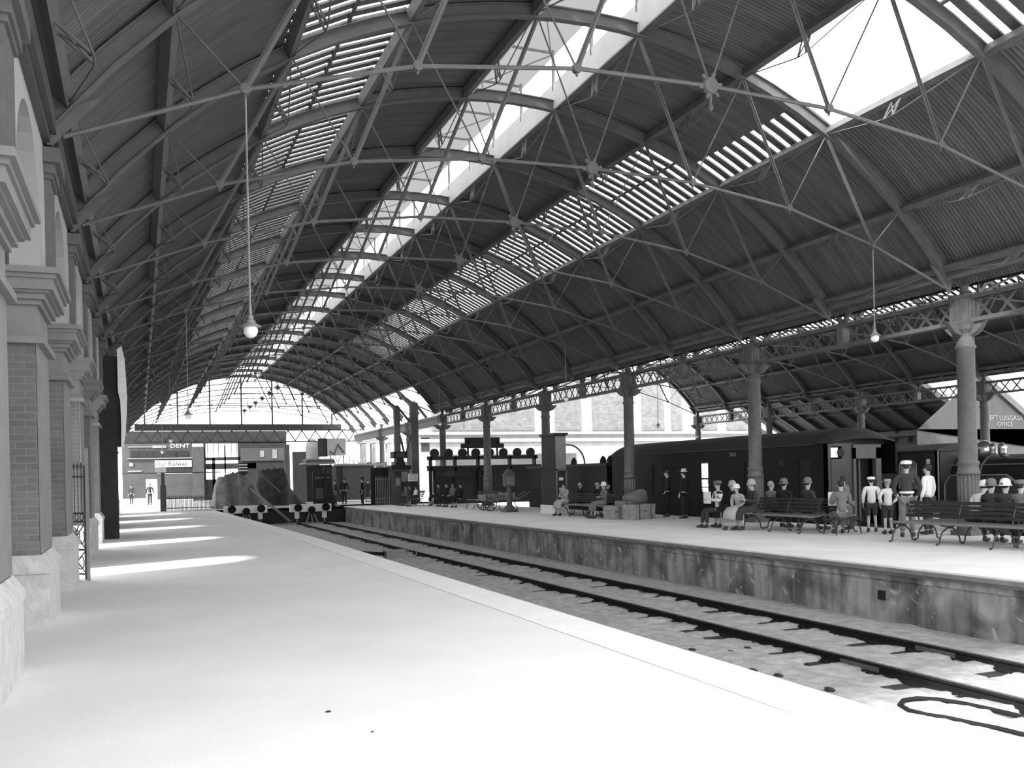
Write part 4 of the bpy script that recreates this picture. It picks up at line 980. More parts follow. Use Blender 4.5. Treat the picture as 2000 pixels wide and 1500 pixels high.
t = thing('gate_post', (px_, 59.9, 0), 'thick dark gate post at the end of the left platform below a white notice', 'post')
m = MB(); m.box(px_ - .17, px_ + .17, 59.75, 60.1, 0, at(318, 948, 59.9)[1]); m.build('lower_post', 'iron_dark', t)
m = MB(); m.box(px_ - .1, px_ + .1, 59.85, 60.0, at(318, 948, 59.9)[1], at(318, 924, 59.9)[1]); m.build('upper_post', 'iron_dark', t)
x0, z0 = at(303, 923, 59.7); x1, z1 = at(324, 912, 59.7)
m = MB(); m.box(x0, x1, 59.7, 59.78, z0, z1); m.build('white_notice', 'white_paint', t)
m = MB(); m.box(at(248, 924, 59.9)[0], at(430, 924, 59.9)[0], 59.85, 59.95, at(318, 925, 59.9)[1], at(318, 923, 59.9)[1]); m.build('cross_rail', 'iron_dark', t)
# poster board right of the second canvas heap
x0, x1 = at(611, 950, 58.4)[0], at(649, 950, 58.4)[0]
t = thing('poster_board', ((x0 + x1) / 2, 58.4, 0), 'dark framed timetable board with a faint heading left of the standing men', 'notice board')
m = MB(); m.prism([(x0, 0), (x1 + .15, 0), (x1 - .1, at(630, 925, 58.4)[1]), (x0, at(630, 922, 58.4)[1])], 58.4, 58.5); m.build('board', 'black', t)
m = MB(); m.box(x0 + .15, x0 + .75, 58.36, 58.4, .5, 1.2); m.build('sheet', 'facade_mid', t)
text('SUBURBAN', .2, ((x0 + x1) / 2, 58.37, at(630, 933, 58.4)[1]), FRONT, 'facade_stone', 'lettering', t)
m = MB(); m.bar((at(636, 950, 58)[0], 58.2, 0), (at(636, 950, 58)[0], 58.2, at(636, 910, 58)[1]), .14); m.build('support_post', 'black', t)
# ---------------------------------------------------------------- canvas covered heaps and ramps behind the buffers
def heap(name, pts, Y, dep, m_, lab):
    P = [at(px, py, Y) for px, py in pts]; xa = P[0][0]; xb = P[-1][0]; z0 = -.02; rows = []
    t = thing(name, ((xa + xb) / 2, Y + dep / 2, 0), lab, 'covered load')
    n = 24; m = MB()
    def top(u):
        x = xa + (xb - xa) * u
        for (a, za), (b, zb) in zip(P, P[1:]):
            if a <= x <= b + 1e-6: return x, za + (zb - za) * (x - a) / (b - a + 1e-9)
        return x, P[-1][1]
    for j in range(9):
        v = j / 8; prof = math.sin(math.pi * min(1, max(0, .06 + v * .9))) ** .45 if 0 < j < 8 else 0
        rows.append([(lambda q: (q[0] + .06 * math.sin(i * 1.9 + j), Y + dep * v + .1 * math.sin(i * .9), max(z0, z0 + (q[1] - z0) * prof * (1 + .03 * math.sin(i * 2.3)))))(top(i / n)) for i in range(n + 1)])
    m.grid(rows); m.build('canvas', m_, t, smooth=True); return t, P
t, P = heap('canvas_covered_load', [(416, 990), (425, 935), (440, 928), (458, 922), (480, 921), (492, 930), (500, 945), (512, 968), (530, 990)], 61.5, 3.0, 'canvas', 'pale canvas covered load behind the left buffer stop, its top peaked and striped')
x0, z0 = at(466, 921, 62.5); x1, z1 = at(483, 906, 62.5)
m = MB(); m.prism([(x0, z0 - .15), (x1, z0 - .15), (x1 - .05, z1 - .1), (x1 - .18, z1), (x0 + .12, z1), (x0 + .02, z1 - .1)], 62.3, 62.9); m.build('crest_block', 'facade_dark', t)
for k in range(3): m = MB(); zz = z0 + (z1 - z0) * (.05 + .38 * k); m.box(x0, x1 - .02, 62.26, 62.3, zz, zz + .08); m.build('white_band', 'white_paint', t)
t2, _ = heap('canvas_covered_load', [(500, 990), (505, 925), (512, 917), (530, 915), (558, 913), (564, 925), (570, 950), (590, 975), (615, 990)], 64.8, 3.0, 'canvas_dark', 'dark draped canvas load hanging in folds behind the buffer stops')
for i, (a, b_, lab) in enumerate((((490, 955), (568, 1020), 'long raking timber rail slanting down beside the right buffer stop'), ((503, 920), (548, 962), 'raking rope from the dark canvas load down to the right'), ((431, 962), (455, 986), 'short raking rope on the left side of the pale canvas load'))):
    Ya, Yb = ((61.2, 56.4), (62.5, 61), (61, 60))[i]; xa, za = at(*a, Ya); xb, zb = at(*b_, Yb); zb = min(zb, .02) if i == 2 else zb
    m = MB(); m.tube([(xa, Ya, za), (xb, Yb, zb)], .09 if i == 0 else .04, 6); tag(m.build('raking_rail' if i == 0 else 'guy_rope', 'iron_grey'), lab, 'rail' if i == 0 else 'rope')
# ---------------------------------------------------------------- concourse building with shop signs under the gable
YF = 92.0
def fr_(m, a, b, pt, pb, Y=YF, d=.2): m.box(at(a, 900, Y)[0], at(b, 900, Y)[0], Y, Y + d, at((a + b) / 2, pb, Y)[1], at((a + b) / 2, pt, Y)[1])
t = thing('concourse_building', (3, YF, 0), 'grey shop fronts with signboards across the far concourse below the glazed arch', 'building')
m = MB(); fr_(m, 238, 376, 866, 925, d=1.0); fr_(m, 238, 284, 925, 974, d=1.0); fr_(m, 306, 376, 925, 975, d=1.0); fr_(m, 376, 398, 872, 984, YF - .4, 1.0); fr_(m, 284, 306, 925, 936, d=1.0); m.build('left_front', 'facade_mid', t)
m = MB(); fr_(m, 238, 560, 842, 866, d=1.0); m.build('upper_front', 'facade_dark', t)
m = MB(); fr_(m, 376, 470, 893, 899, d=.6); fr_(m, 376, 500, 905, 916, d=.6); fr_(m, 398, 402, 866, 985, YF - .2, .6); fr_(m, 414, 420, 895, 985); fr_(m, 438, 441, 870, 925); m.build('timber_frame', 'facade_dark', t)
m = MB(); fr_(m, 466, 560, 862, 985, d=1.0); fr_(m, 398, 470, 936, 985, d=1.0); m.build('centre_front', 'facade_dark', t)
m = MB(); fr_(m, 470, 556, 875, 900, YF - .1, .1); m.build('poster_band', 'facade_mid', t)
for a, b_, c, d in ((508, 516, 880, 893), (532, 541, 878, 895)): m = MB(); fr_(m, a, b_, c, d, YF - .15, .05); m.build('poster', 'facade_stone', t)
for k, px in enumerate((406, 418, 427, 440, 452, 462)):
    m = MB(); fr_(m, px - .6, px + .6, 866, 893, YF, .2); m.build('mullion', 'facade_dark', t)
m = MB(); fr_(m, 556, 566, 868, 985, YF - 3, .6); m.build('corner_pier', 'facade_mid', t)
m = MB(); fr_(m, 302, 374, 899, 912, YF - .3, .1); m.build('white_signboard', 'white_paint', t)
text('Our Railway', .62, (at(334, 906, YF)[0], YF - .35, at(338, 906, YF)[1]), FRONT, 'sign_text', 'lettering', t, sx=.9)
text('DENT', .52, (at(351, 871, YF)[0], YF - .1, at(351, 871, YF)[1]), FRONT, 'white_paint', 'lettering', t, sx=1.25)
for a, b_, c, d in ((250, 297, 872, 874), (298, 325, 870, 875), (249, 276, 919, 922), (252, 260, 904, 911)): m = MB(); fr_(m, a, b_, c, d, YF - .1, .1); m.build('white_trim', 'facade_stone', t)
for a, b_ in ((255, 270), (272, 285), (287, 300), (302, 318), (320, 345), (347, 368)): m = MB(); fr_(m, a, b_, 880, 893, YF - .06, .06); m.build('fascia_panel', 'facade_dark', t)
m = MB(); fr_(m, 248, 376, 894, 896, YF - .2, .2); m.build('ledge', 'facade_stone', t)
# wall-mounted folded canvas screen on the left wall's far part
m = MB(); m.box(at(233, 700, 46)[0] - .12, at(242, 700, 46)[0], 45.6, 46.2, at(238, 850, 46)[1], at(238, 672, 46)[1]); 
# second row right of the gable: round turret, billboard, sheds
t = thing('round_turret', (at(610, 900, 96)[0], 96, 0), 'pale round-topped turret beyond the concourse left of the large billboard', 'turret')
rx = (at(624, 900, 96)[0] - at(597, 900, 96)[0]) / 2
m = MB(); c = at(610, 880, 96)[0]; zt_ = at(610, 858, 96)[1]; m.lathe([(rx, 0), (rx, zt_ - .8), (rx * .8, zt_ - .3), (rx * .4, zt_), (0, zt_ + .1)], (c, 96, 0), 20); m.build('drum', 'facade_mid', t, smooth=False)
m = MB(); fr_(m, 572, 598, 882, 982, 80, .4); tag(m.build('ribbed_screen', 'facade_mid'), 'tall grey ribbed screen right of the canvas loads', 'screen')
t = thing('refreshment_kiosk', (at(625, 900, 72)[0], 72, 0), 'low kiosk with a pale projecting canopy behind the dark timetable board', 'kiosk')
m = MB(); fr_(m, 598, 648, 908, 985, 73, 2.0); m.build('walls', 'facade_dark', t)
m = MB(); fr_(m, 596, 656, 903, 906, 71.4, 3); fr_(m, 600, 652, 896, 899, 72.2, 2); m.build('canopy', 'facade_stone', t)
m = MB(); fr_(m, 598, 654, 899, 903, 71.8, 2.6); m.build('fascia', 'facade_mid', t)
t = thing('billboard', (at(658, 870, 82)[0], 82, 0), 'large pale billboard standing above the kiosk canopy', 'billboard')
m = MB(); fr_(m, 640, 676, 856, 890, 82, .15); m.build('panel', 'facade_stone', t)
m = MB(); fr_(m, 622, 640, 856, 892, 82.2, .3); fr_(m, 644, 646, 890, 982, 82.2, .2); fr_(m, 670, 672, 890, 982, 82.2, .2); m.build('backing', 'facade_dark', t)
m = MB()
xa, za = at(645, 882, 81.9); xb, zb = at(660, 868, 81.9); xc_, zc_ = at(672, 884, 81.9)
m.tube([(xa, 81.95, za), ((xa + xb) / 2, 81.95, (za + zb) / 2 - .6), (xb, 81.95, zb), (xc_, 81.95, zc_)], .09, 5); m.build('painted_figure', 'facade_mid', t)
t = thing('weatherboard_shed', (at(700, 950, 70)[0], 70, 0), 'long low pale weatherboard wall with a coping behind the standing men', 'wall')
m = MB(); fr_(m, 671, 730, 909, 976, 70, 1.5); fr_(m, 655, 671, 909, 985, 70.5, 1.5); m.build('boards', 'facade_mid', t)
m = MB(); fr_(m, 660, 752, 905, 909, 69.8, 1.8); m.build('coping', 'facade_stone', t)
x, z = at(690, 898, 69.9)
text('Velvet', 1.0, (x, 71.0, z), FRONT, 'white_paint', 'lettering', t)
# facade of the large street building behind, right
YG = 100.0
t = thing('street_building', (32, YG, 0), 'large pale classical building with brick panels between pilasters beyond the trains', 'building')
m = MB(); a0, a1 = at(818, 900, YG)[0], at(1500, 800, YG)[0]; zc0 = at(1000, 870, YG)[1]; zc1 = at(1000, 844, YG)[1]
m.box(a0, a1, YG, YG + 1, 0, zc1); m.box(a0, a1, YG + .3, YG + 1, zc1, 22); m.build('walls', 'facade_stone', t)
m = MB(); m.box(a0, a1, YG - .5, YG, zc1 - .3, zc1); m.box(a0, a1, YG - .3, YG, zc0 + .4, zc0 + .8); m.build('cornice', 'facade_stone', t)
for i, (a, b_) in enumerate(((845, 905), (907, 955), (960, 1043), (1085, 1135), (1158, 1220), (1255, 1297), (1313, 1332), (1372, 1400), (1420, 1460))):
    m = MB(); xa, xb = at(a, 800, YG)[0], at(b_, 800, YG)[0]; m.box(xa, xb, YG + .2, YG + .3, zc1 + .2, 16); p = m.build('brick_panel', 'brick_far', t)
    for q in (.28, .72): m = MB(); x = xa + (xb - xa) * q; m.box(x - .12, x + .12, YG + .1, YG + .2, zc1 + 1.6, 14); m.build('window_guide', 'facade_mid', p)
for a, b_ in ((822, 838),): m = MB(); m.box(at(a, 860, YG)[0], at(b_, 860, YG)[0], YG - .05, YG, zc0 - .6, zc1 - .6); m.build('side_window', 'facade_dark', t)
m = MB(); m.box(at(850, 880, YG)[0], at(1125, 880, YG)[0], YG - .02, YG, 0, zc0 - 1.0); m.build('lower_band', 'facade_mid', t)
# low arcade between shed and posts
t = thing('street_arcade', (at(740, 880, 90)[0], 90, 0), 'pale arcade with square piers seen under the beam beyond the roof end', 'arcade')
m = MB()
for a, b_ in ((706, 716), (726, 734), (757, 764)): fr_(m, a, b_, 866, 978, 88, .8)
fr_(m, 700, 800, 856, 867, 88, .8); m.build('piers', 'facade_stone', t)
m = MB(); fr_(m, 700, 800, 902, 978, 88.5, .3); m.build('dado', 'facade_mid', t)
# ---------------------------------------------------------------- people
def skin_mesh(name, nodes, edges, m, parent, sub=1, extra=None):
    """nodes {key:(x,y,z,rx[,ry])}; root first; grows one continuous surface"""
    me = bpy.data.meshes.new(name); keys = list(nodes); idx = {k: i for i, k in enumerate(keys)}
    me.from_pydata([nodes[k][:3] for k in keys], [(idx[a], idx[b]) for a, b in edges], []); me.update()
    o = bpy.data.objects.new(name, me); COL.objects.link(o)
    md = o.modifiers.new('s', 'SKIN'); md.use_smooth_shade = True; md.branch_smoothing = 0.3
    for i, k in enumerate(keys):
        r = nodes[k]; me.skin_vertices[0].data[i].radius = (r[3], r[4] if len(r) > 4 else r[3]); me.skin_vertices[0].data[i].use_root = (i == 0)
    if sub: sm = o.modifiers.new('u', 'SUBSURF'); sm.levels = sub; sm.render_levels = sub
    dg = bpy.context.evaluated_depsgraph_get(); dg.update(); m2 = bpy.data.meshes.new_from_object(o.evaluated_get(dg))
    bpy.data.objects.remove(o)
    if extra:
        vs = [tuple(v.co) for v in m2.vertices]; fs = [tuple(p.vertices) for p in m2.polygons]; n = len(vs)
        vs += extra.v; fs += [tuple(i + n for i in f) for f in extra.f]
        m2 = bpy.data.meshes.new(name); m2.from_pydata(vs, [], fs); m2.update()
    m2.materials.clear(); m2.materials.append(MATS[m]); m2.polygons.foreach_set('use_smooth', [True] * len(m2.polygons))
    ob = bpy.data.objects.new(name, m2); COL.objects.link(ob); ob.parent = parent; return ob
def V3(*a): return Vector(a)
def person(loc, rz, label, pose='stand', h=1.72, coat='cloth_dark', legs='cloth_dark', hat=None, hatm='cloth_mid', skirt=False, hair='hair_dark', hairlen=0, arms='down', group=None, lean=0.0, sleeves=True, prop=None, step=0.0):
    """faces local +Y"""
    k = h / 1.72
    t = thing('person', loc, label, 'person', group, rz=rz)
    if pose == 'stand':
        hz = .92 * k; hip = V3(0, 0, hz); kneeL = V3(-.10, .02 + step * .5, .49) * k; kneeR = V3(.10, .03 - step * .3, .49) * k
        anL = V3(-.11, step, .09) * k; anR = V3(.12, -step, .09) * k
    else:
        hz = .56; hip = V3(0, 0, hz); kneeL = V3(-.11, .43, .54); kneeR = V3(.12, .42, .53)
        anL = V3(-.11, .46 - .02, .10); anR = V3(.13, .50, .10)
    ln = lean
    def up(z, y=0): return V3(0, y + ln * z, 0) * k + V3(0, 0, hz + z * k)
    chest, neck, hd = up(.36), up(.55), up(.68, .02)
    shL, shR = up(.49) + V3(-.19, 0, 0) * k, up(.49) + V3(.19, 0, 0) * k
    A = {'down': ((-.25, -.02, .22), (-.25, .06, -.02)), 'lap': ((-.25, .04, .24), (-.08, .26, .10)), 'read': ((-.24, .08, .24), (-.10, .32, .30)),
         'pocket': ((-.29, -.03, .22), (-.21, .07, .04)), 'folded': ((-.25, .05, .26), (-.02, .22, .28)), 'hip': ((-.34, -.04, .27), (-.19, .04, .10)), 'chin': ((-.2, .16, .2), (-.05, .2, .5))}[arms]
    elL = up(A[0][2], A[0][1]) + V3(A[0][0], 0, 0) * k; elR = up(A[0][2], A[0][1]) + V3(-A[0][0], 0, 0) * k
    haL = up(A[1][2], A[1][1]) + V3(A[1][0], 0, 0) * k; haR = up(A[1][2] - .02, A[1][1]) + V3(-A[1][0] + .01, 0, 0) * k
    r = lambda *a: tuple(x * k for x in a)
    N = {'hip': (*hip, *r(.13, .10)), 'waist': (*up(.16), *r(.12, .09)), 'chest': (*chest, *r(.15, .10)), 'uc': (*up(.48), *r(.10, .08)), 'neck': (*neck, .05 * k),
         'h0': (*up(.62, .015), *r(.062, .068)), 'h1': (*up(.69, .02), *r(.075, .092)), 'h2': (*up(.76, .015), *r(.076, .095)), 'h3': (*up(.815, .01), *r(.05, .06)),
         'shL': (*shL, .055 * k), 'shR': (*shR, .055 * k), 'elL': (*elL, .042 * k), 'elR': (*elR, .042 * k), 'wrL': (*haL, .028 * k), 'wrR': (*haR, .028 * k),
         'hL': (*(hip + V3(-.09, .02, -.06) * k), .085 * k), 'hR': (*(hip + V3(.09, .02, -.06) * k), .085 * k),
         'kL': (*kneeL, .058 * k), 'kR': (*kneeR, .058 * k), 'aL': (*anL, .038 * k), 'aR': (*anR, .038 * k)}
    E = [('hip', 'waist'), ('waist', 'chest'), ('chest', 'uc'), ('uc', 'neck'), ('neck', 'h0'), ('h0', 'h1'), ('h1', 'h2'), ('h2', 'h3'), ('uc', 'shL'), ('uc', 'shR'), ('shL', 'elL'), ('shR', 'elR'), ('elL', 'wrL'), ('elR', 'wrR'),
         ('hip', 'hL'), ('hip', 'hR'), ('hL', 'kL'), ('hR', 'kR'), ('kL', 'aL'), ('kR', 'aR')]
    for s, el, ha in (('L', elL, haL), ('R', elR, haR)):       # palm, five fingers and a thumb
        d = (ha - el).normalized(); sd_ = V3(1, 0, 0) if s == 'R' else V3(-1, 0, 0)
        w_ = d.cross(V3(0, 0, 1)) if abs(d.z) < .8 else V3(0, 1, 0)
        w_ = w_.normalized(); b_ = w_.cross(d).normalized()
        pm = ha + d * .05 * k; N['p' + s] = (*pm, *r(.032, .02)); E.append(('wr' + s, 'p' + s))
        for f, (off, ln_) in enumerate(((-.028, .065), (-.01, .08), (.009, .076), (.027, .06))):
            a1 = pm + d * .045 * k + w_ * off * k; a2 = a1 + d * ln_ * .5 * k - b_ * .012 * k; a3 = a2 + d * ln_ * .35 * k - b_ * .03 * k
            for q, (pnt, rr) in enumerate(((a1, .0095), (a2, .0085), (a3, .007))): N['f%s%d%d' % (s, f, q)] = (*pnt, rr * k)
            E += [('p' + s, 'f%s%d0' % (s, f)), ('f%s%d0' % (s, f), 'f%s%d1' % (s, f)), ('f%s%d1' % (s, f), 'f%s%d2' % (s, f))]
        t1 = pm + w_ * -.045 * k; t2 = t1 + d * .035 * k - b_ * .02 * k
        N['t%s0' % s] = (*t1, .011 * k); N['t%s1' % s] = (*t2, .009 * k); E += [('p' + s, 't%s0' % s), ('t%s0' % s, 't%s1' % s)]
    ex_ = MB(); hc = up(.715, .015)
    ex_.ell(hc + V3(0, .098, -.015) * k, r(.013, .022, .022), 8, 6)
    for sx in (-1, 1): ex_.ell(hc + V3(sx * .082, -.005, -.01) * k, r(.012, .02, .03), 8, 6)
    ex_.ell(hc + V3(0, .078, -.075) * k, r(.03, .02, .012), 8, 6)
    body = skin_mesh('body', N, E, 'skin', t, 1, ex_)
    fe = MB()
    for sx in (-1, 1): fe.ell(hc + V3(sx * .032, .087, .012) * k, r(.013, .008, .008), 8, 6); fe.ell(hc + V3(sx * .032, .088, .034) * k, r(.02, .006, .005), 6, 4)
    fe.ell(hc + V3(0, .094, -.062) * k, r(.024, .008, .006), 8, 4); fe.build('eyes_and_lips', 'hair_dark', body, world=False)
    # jacket / dress top
    g = .022 * k
    J = {'hip': (*(hip + V3(0, 0, -.02)), .155 * k, .125 * k), 'waist': (*up(.16), *r(.142, .112)), 'chest': (*chest, *r(.172, .125)), 'uc': (*up(.47), *r(.125, .1)), 'nk': (*up(.55), *r(.058, .058)),
         'shL': (*shL, .078 * k), 'shR': (*shR, .078 * k), 'elL': (*elL, .06 * k), 'elR': (*elR, .06 * k)}
    JE = [('hip', 'waist'), ('waist', 'chest'), ('chest', 'uc'), ('uc', 'nk'), ('uc', 'shL'), ('uc', 'shR'), ('shL', 'elL'), ('shR', 'elR')]
    if sleeves:
        for s, el, ha in (('L', elL, haL), ('R', elR, haR)): q = el + (ha - el) * .92; J['w' + s] = (*q, .043 * k); JE.append(('el' + s, 'w' + s))
    skin_mesh('jacket', J, JE, coat, t)
    if skirt:                                                  # skirt lofted over the thighs
        m = MB(); rows = []
        if pose == 'stand': path = [(up(.12), .15, .13), (hip, .17, .15), (V3(0, .01, hz - .25 * k), .2, .17), (V3(0, .02, .55 * k), .23, .2), (V3(0, .02, .42 * k), .24, .21)]
        else: path = [(up(.1), .17, .15), (V3(0, .05, .58), .2, .15), (V3(0, .2, .57), .2, .12), (V3(0, .4, .57), .21, .11), (V3(0, .5, .48), .22, .10), (V3(0, .52, .3), .22, .11)]
        for i, (c, rx, ry) in enumerate(path):
            d = (path[min(i + 1, len(path) - 1)][0] - path[max(i - 1, 0)][0]).normalized(); a = V3(1, 0, 0); b = d.cross(a).normalized()
            kk = k if pose == 'stand' else 1
            rows.append([c + a * rx * kk * math.cos(q * math.pi / 10) * (1 + .05 * math.sin(q * 2.5)) + b * ry * kk * math.sin(q * math.pi / 10) for q in range(21)])
        m.grid(rows); o = m.build('skirt', legs, t, smooth=True, world=False); so = o.modifiers.new('t', 'SOLIDIFY'); so.thickness = .012
    else:
        T = {'hip': (*(hip + V3(0, 0, .02)), *r(.148, .115)), 'hL': (*(hip + V3(-.095, .02, -.06) * k), .105 * k), 'hR': (*(hip + V3(.095, .02, -.06) * k), .105 * k), 'kL': (*kneeL, .082 * k), 'kR': (*kneeR, .082 * k),
             'aL': (*(anL + (kneeL - anL) * .06), .062 * k), 'aR': (*(anR + (kneeR - anR) * .06), .062 * k)}
        TE = [('hip', 'hL'), ('hip', 'hR'), ('hL', 'kL'), ('hR', 'kR'), ('kL', 'aL'), ('kR', 'aR')]
        if h < 1.44 and pose == 'stand': TE = TE[:4]; T.pop('aL'); T.pop('aR')
        skin_mesh('trousers', T, TE, legs, t)
    for an in (anL, anR):
        m = MB(); m.ell((an.x, an.y + .06 * k, .045), (.047 * k, .135 * k, .045), 12, 8); m.v = [(x, y, max(0.004, z)) for x, y, z in m.v]
        m.lathe([(.048 * k, .05), (.045 * k, .12)], (an.x, an.y, 0), 10); m.build('shoe', 'leather_dark', t, smooth=True, world=False)
    hm = MB(); rot = Matrix.Rotation(.25, 3, 'X')
    hm.ell(hc + V3(0, -.022, .035) * k, r(.088, .102, .1), 14, 10, rot)
    if hairlen: hm.ell(hc + V3(0, -.06, -.05) * k, r(.085, .06, .1), 12, 8)
    hm.build('hair', hair, t, smooth=True, world=False)
    if hat:
        m = MB(); c = hc + V3(0, -.005, .065) * k
        P = {'fedora': [(.17, 0), (.165, .012), (.1, .014), (.1, .06), (.09, .1), (.06, .12), (0, .115)], 'cloche': [(.15, -.055), (.114, -.03), (.11, .02), (.1, .07), (.06, .105), (0, .115)],
             'cap': [(.118, -.01), (.125, .025), (.125, .05), (.09, .07), (0, .08)], 'boater': [(.17, 0), (.168, .01), (.1, .012), (.1, .08), (0, .085)], 'bonnet': [(.13, -.05), (.12, 0), (.115, .04), (.09, .09), (0, .11)]}[hat]
        m.lathe([(a * k, b * k) for a, b in P], c, 18, caps=False)
        if hat == 'cap': m.ell(c + V3(0, .12, -.012) * k, r(.075, .05, .009), 10, 5)
        m.build('hat', hatm, t, smooth=True, world=False)
    if prop == 'paper':
        m = MB(); c = (haL + haR) / 2 + V3(0, .06, .08)
        for sx in (-1, 1): m.add([c + V3(0, .04, -.2), c + V3(sx * .26, -.02, -.2), c + V3(sx * .26, -.02, .16), c + V3(0, .04, .16), c + V3(0, .045, -.2), c + V3(sx * .26, -.015, -.2), c + V3(sx * .26, -.015, .16), c + V3(0, .045, .16)],
                                     [(0, 1, 2, 3), (7, 6, 5, 4), (0, 4, 5, 1), (1, 5, 6, 2), (2, 6, 7, 3)])
        o = m.build('newspaper', 'paper', None, world=False); o.matrix_world = Matrix.Translation(loc) @ Matrix.Rotation(rz, 4, 'Z')
        tag(o, 'open newspaper held by the seated reader at the right end of the short bench' if loc[1] < 20.5 else 'open newspaper in the hands of a seated reader in the bench group', 'newspaper')
    if prop == 'bag':
        m = MB(); c = haR + V3(.0, .02, -.2) * k; m.box(c.x - .05, c.x + .05, c.y - .14, c.y + .14, c.z - .1, c.z + .1); m.tube([(c.x, c.y - .08, c.z + .1), (c.x, c.y, c.z + .17), (c.x, c.y + .08, c.z + .1)], .008, 5)
        o = m.build('handbag', 'leather_dark', None, world=False); o.matrix_world = Matrix.Translation(loc) @ Matrix.Rotation(rz, 4, 'Z'); tag(o, 'dark handbag held at the side of a standing figure', 'bag')
    if prop == 'belt':
        m = MB(); c = up(.12); m.lathe([(.158 * k, -.025), (.16 * k, .025)], c, 18, caps=False); m.build('belt', 'white_paint', t, world=False)
    return t
W = math.pi / 2     # +90 deg turns local +Y to -X (towards the tracks)
def at_floor(px, py): x, y = fl(px, py); return (x, y, 0)
def onY(px, X): return (X, atx(px, X), 0)
# far left concourse
person((*fl(293, 986), 0), 3.0, 'person standing dark against the bright doorway beyond the end of the left platform', h=1.68, step=.1)
person((*fl(257, 984), 0), 2.6, 'person faintly seen close to the left wall beyond the end of the left platform', h=1.6)
# men at the end of the right platform
person(onY(672, 12.9), W + .9, 'man in dark suit and hat standing at the far end of the right platform', hat='fedora', hatm='cloth_dark', arms='pocket', coat='cloth_black', legs='cloth_black')
person((13.1, 58.0, 0), W, 'man in dark coat standing behind the suited man at the far platform end', hat='fedora', hatm='cloth_black', coat='cloth_black', legs='cloth_black')
person((*fl(655, 988), 0), W + .3, 'dark figure nearest the track edge at the far end of the right platform', h=1.65, coat='cloth_dark')
person((*fl(719, 981), 0), 2.4, 'person in a long dark coat standing left of the dark picketed gate', h=1.6, skirt=True, coat='cloth_dark', legs='cloth_dark')
# children by the kiosk
for i, (px, lab) in enumerate(((792, 'child in white collar seated leftmost in the little group under the far posts'), (800, 'dark haired child seated in the middle of the group under the far posts'), (812, 'child in white blouse seated right in the group under the far posts'))):
    X = 15.35; person((X, atx(px, X), 0), W + .1, lab, 'sit', h=1.35, coat=('cloth_mid', 'cloth_dark', 'cloth_white')[i], legs='cloth_dark', arms='lap', skirt=(i == 2), hat='cloche' if i == 2 else None, hatm='cloth_black', group='group under the far posts')
# dark group on the bench left of the trolley
for i, (px, lab, c, hh) in enumerate(((856, 'seated woman with white collar at the left end of the dark far bench', 'cloth_dark', 'cloche'), (872, 'hunched dark figure seated second on the dark far bench', 'cloth_black', None), (884, 'seated figure in striped light top on the dark far bench', 'cloth_mid', None), (899, 'woman in dark hat and white blouse front at the right end of the far bench', 'cloth_black', 'cloche'))):
    X = 16.58; person((X, atx(px, X), 0), W + .2 * (i - 1), lab, 'sit', h=1.62, coat=c, legs='cloth_black', arms='lap', hat=hh, hatm='cloth_black', skirt=(i in (0, 3)), group='group on the dark far bench')
# women on the bench right of the cabinet
X = 16.45
person((X, atx(1104, X), 0), W + .35, 'woman in pale dress seated on the dark bench beside the tall cabinet', 'sit', h=1.62, coat='cloth_light', legs='cloth_light', skirt=True, arms='chin', lean=.12, hairlen=1)
person((X, atx(1179, X), 0), W - .1, 'woman in a white cloche hat and grey coat seated alone on the dark bench', 'sit', h=1.62, coat='cloth_mid', legs='cloth_mid', skirt=True, arms='folded', hat='cloche', hatm='cloth_white', prop=None)
for i, (px, lab) in enumerate(((1132, 'fair haired person seated facing the train behind the dark bench, leftmost'), (1166, 'person seated facing the train directly behind the white hatted woman'), (1186, 'dark clothed person seated facing the train, rightmost behind the dark bench'))):
    X = 17.37; person((X, atx(px, X), 0), -W, lab, 'sit', h=1.6, coat='cloth_black', legs='cloth_black', arms='lap', hair='hair_fair' if i < 2 else 'hair_dark')
# two men by the carriage
person(onY(1303, 18.6), W * .6, 'bare headed man in a dark suit standing by the carriage, left of two', h=1.74, coat='cloth_black', legs='cloth_black', arms='pocket')
person(onY(1336, 18.4), W * .3, 'man in a pale brimmed hat and black suit standing by the carriage, right of two', h=1.72, coat='cloth_black', legs='cloth_black', hat='fedora', hatm='cloth_light')
# seated group at the short bench
X = 16.33
person((X - .1, atx(1402, X - .1), 0), W * .9, 'person in a boldly patterned top seated leftmost in the group by the short bench', 'sit', h=1.72, coat='cloth_pattern', legs='cloth_dark', hat='cap', hatm='cloth_mid', arms='read', prop='paper')
person((X + .3, atx(1430, X + .3), 0), W * .8, 'person in black with a fair wide hat seated second in the bench group', 'sit', h=1.66, coat='cloth_black', legs='cloth_black', skirt=True, hat='cloche', hatm='cloth_light', arms='lap')
person((X - .2, atx(1444, X - .2), 0), W * 1.2, 'child in a light coat and pale bonnet leaning forward in the bench group', 'sit', h=1.5, coat='cloth_light', legs='cloth_light', skirt=True, hat='bonnet', hatm='cloth_white', arms='lap', lean=.25)
person((X, atx(1472, X), 0), W * .9, 'woman in large dark coat and pale hat seated beside the short bench slats', 'sit', h=1.74, coat='cloth_dark', legs='cloth_dark', skirt=True, hat='cloche', hatm='cloth_light', arms='read', lean=.1)
X = 17.27
person((X, atx(1505, X), 0), -W, 'person in grey seated facing the train behind the short bench, leftmost', 'sit', h=1.66, coat='cloth_mid', legs='cloth_dark', arms='lap', hair='hair_fair')
person((X, atx(1530, X), 0), -W * .8, 'person in black with a dark banded hat seated facing the train, middle of three', 'sit', h=1.74, coat='cloth_black', legs='cloth_dark', hat='cloche', hatm='cloth_mid', arms='lap')
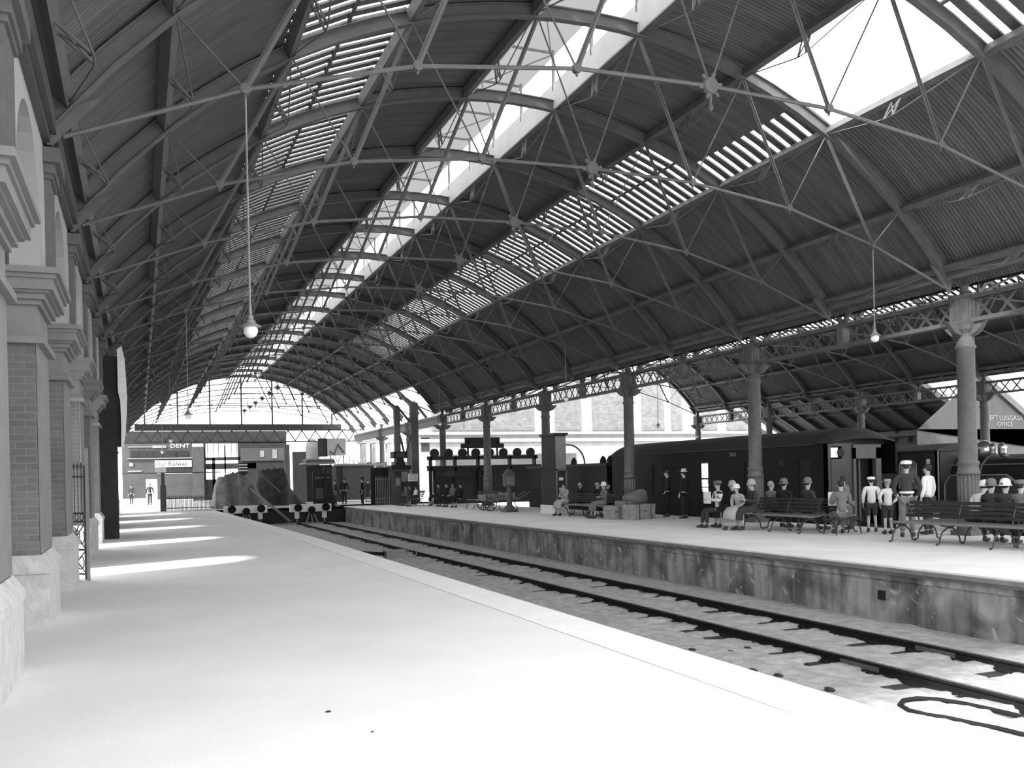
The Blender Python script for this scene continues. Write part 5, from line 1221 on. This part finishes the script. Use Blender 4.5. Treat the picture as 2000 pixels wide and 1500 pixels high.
person((X, atx(1576, X), 0), -W, 'person with a round pale hat seated facing the train, right of three', 'sit', h=1.78, coat='cloth_dark', legs='cloth_dark', hat='cloche', hatm='cloth_mid', arms='lap')
X = 17.0
person((X - .3, 18.9, 0), -.5, 'reader in grey coat with an open newspaper at the right end of the short bench', 'sit', h=1.72, coat='cloth_mid', legs='cloth_mid', arms='read', lean=.1, prop='paper')
m = MB(); m.box(X - .75, X + .2, 18.68, 19.12, .38, .43)
for q in (X - .7, X + .1): m.tube([(q, 18.66, .02), (q, 18.74, .3), (q, 18.9, .38), (q, 19.06, .3), (q, 19.14, .02)], .018, 6)
tag(m.build('stool_bench', 'wood_dark'), 'short backless bench under the newspaper reader', 'bench')
# standing travellers before the locomotive
def st(px, X, rz, lab, **k): return person(onY(px, X), rz, lab, **k)
st(1658, 18.2, .5, 'stooping person in grey standing left of the two white shirted children', h=1.45, coat='cloth_mid', legs='cloth_mid', lean=.3, arms='lap')
st(1701, 17.9, -.6, 'child in white cap, white shirt and dark shorts, left one of two', h=1.42, coat='cloth_white', legs='cloth_dark', hat='cap', hatm='cloth_white')
st(1733, 17.6, -.2, 'child in a white shirt beside the white capped child, right one of two', h=1.36, coat='cloth_white', legs='cloth_dark', hair='hair_fair', hat='boater', hatm='cloth_light', arms='hip')
st(1770, 17.2, -.7, 'tall man in dark jacket, white flat cap and pale belt before the locomotive', h=1.80, coat='cloth_dark', legs='cloth_mid', hat='cap', hatm='cloth_white', prop='belt', arms='pocket')
st(1812, 18.3, .3, 'person in a white shirt standing left of the nearest column', h=1.72, coat='cloth_white', legs='cloth_dark', arms='down', hair='hair_dark')
# seated people behind the right bench
X = 17.02
for px, hx_, hm_, c, lab, ln in ((1900, 'bonnet', 'cloth_white', 'cloth_white', 'person wrapped in a white shawl bent low behind the sunlit bench', .5), (1934, 'cloche', 'cloth_mid', 'cloth_dark', 'person in a grey cloche hat behind the sunlit bench, just right of the column', 0), (1962, 'cloche', 'cloth_white', 'cloth_dark', 'broad shouldered person in a white hat behind the sunlit bench', 0), (1992, 'cap', 'cloth_mid', 'cloth_mid', 'person in a dark cap behind the sunlit bench at the right edge', 0)):
    person((X, atx(px, X), 0), -W, lab, 'sit', h=1.66 if px != 1900 else 1.6, coat=c, legs='cloth_dark', hat=hx_, hatm=hm_, arms='lap', lean=ln)
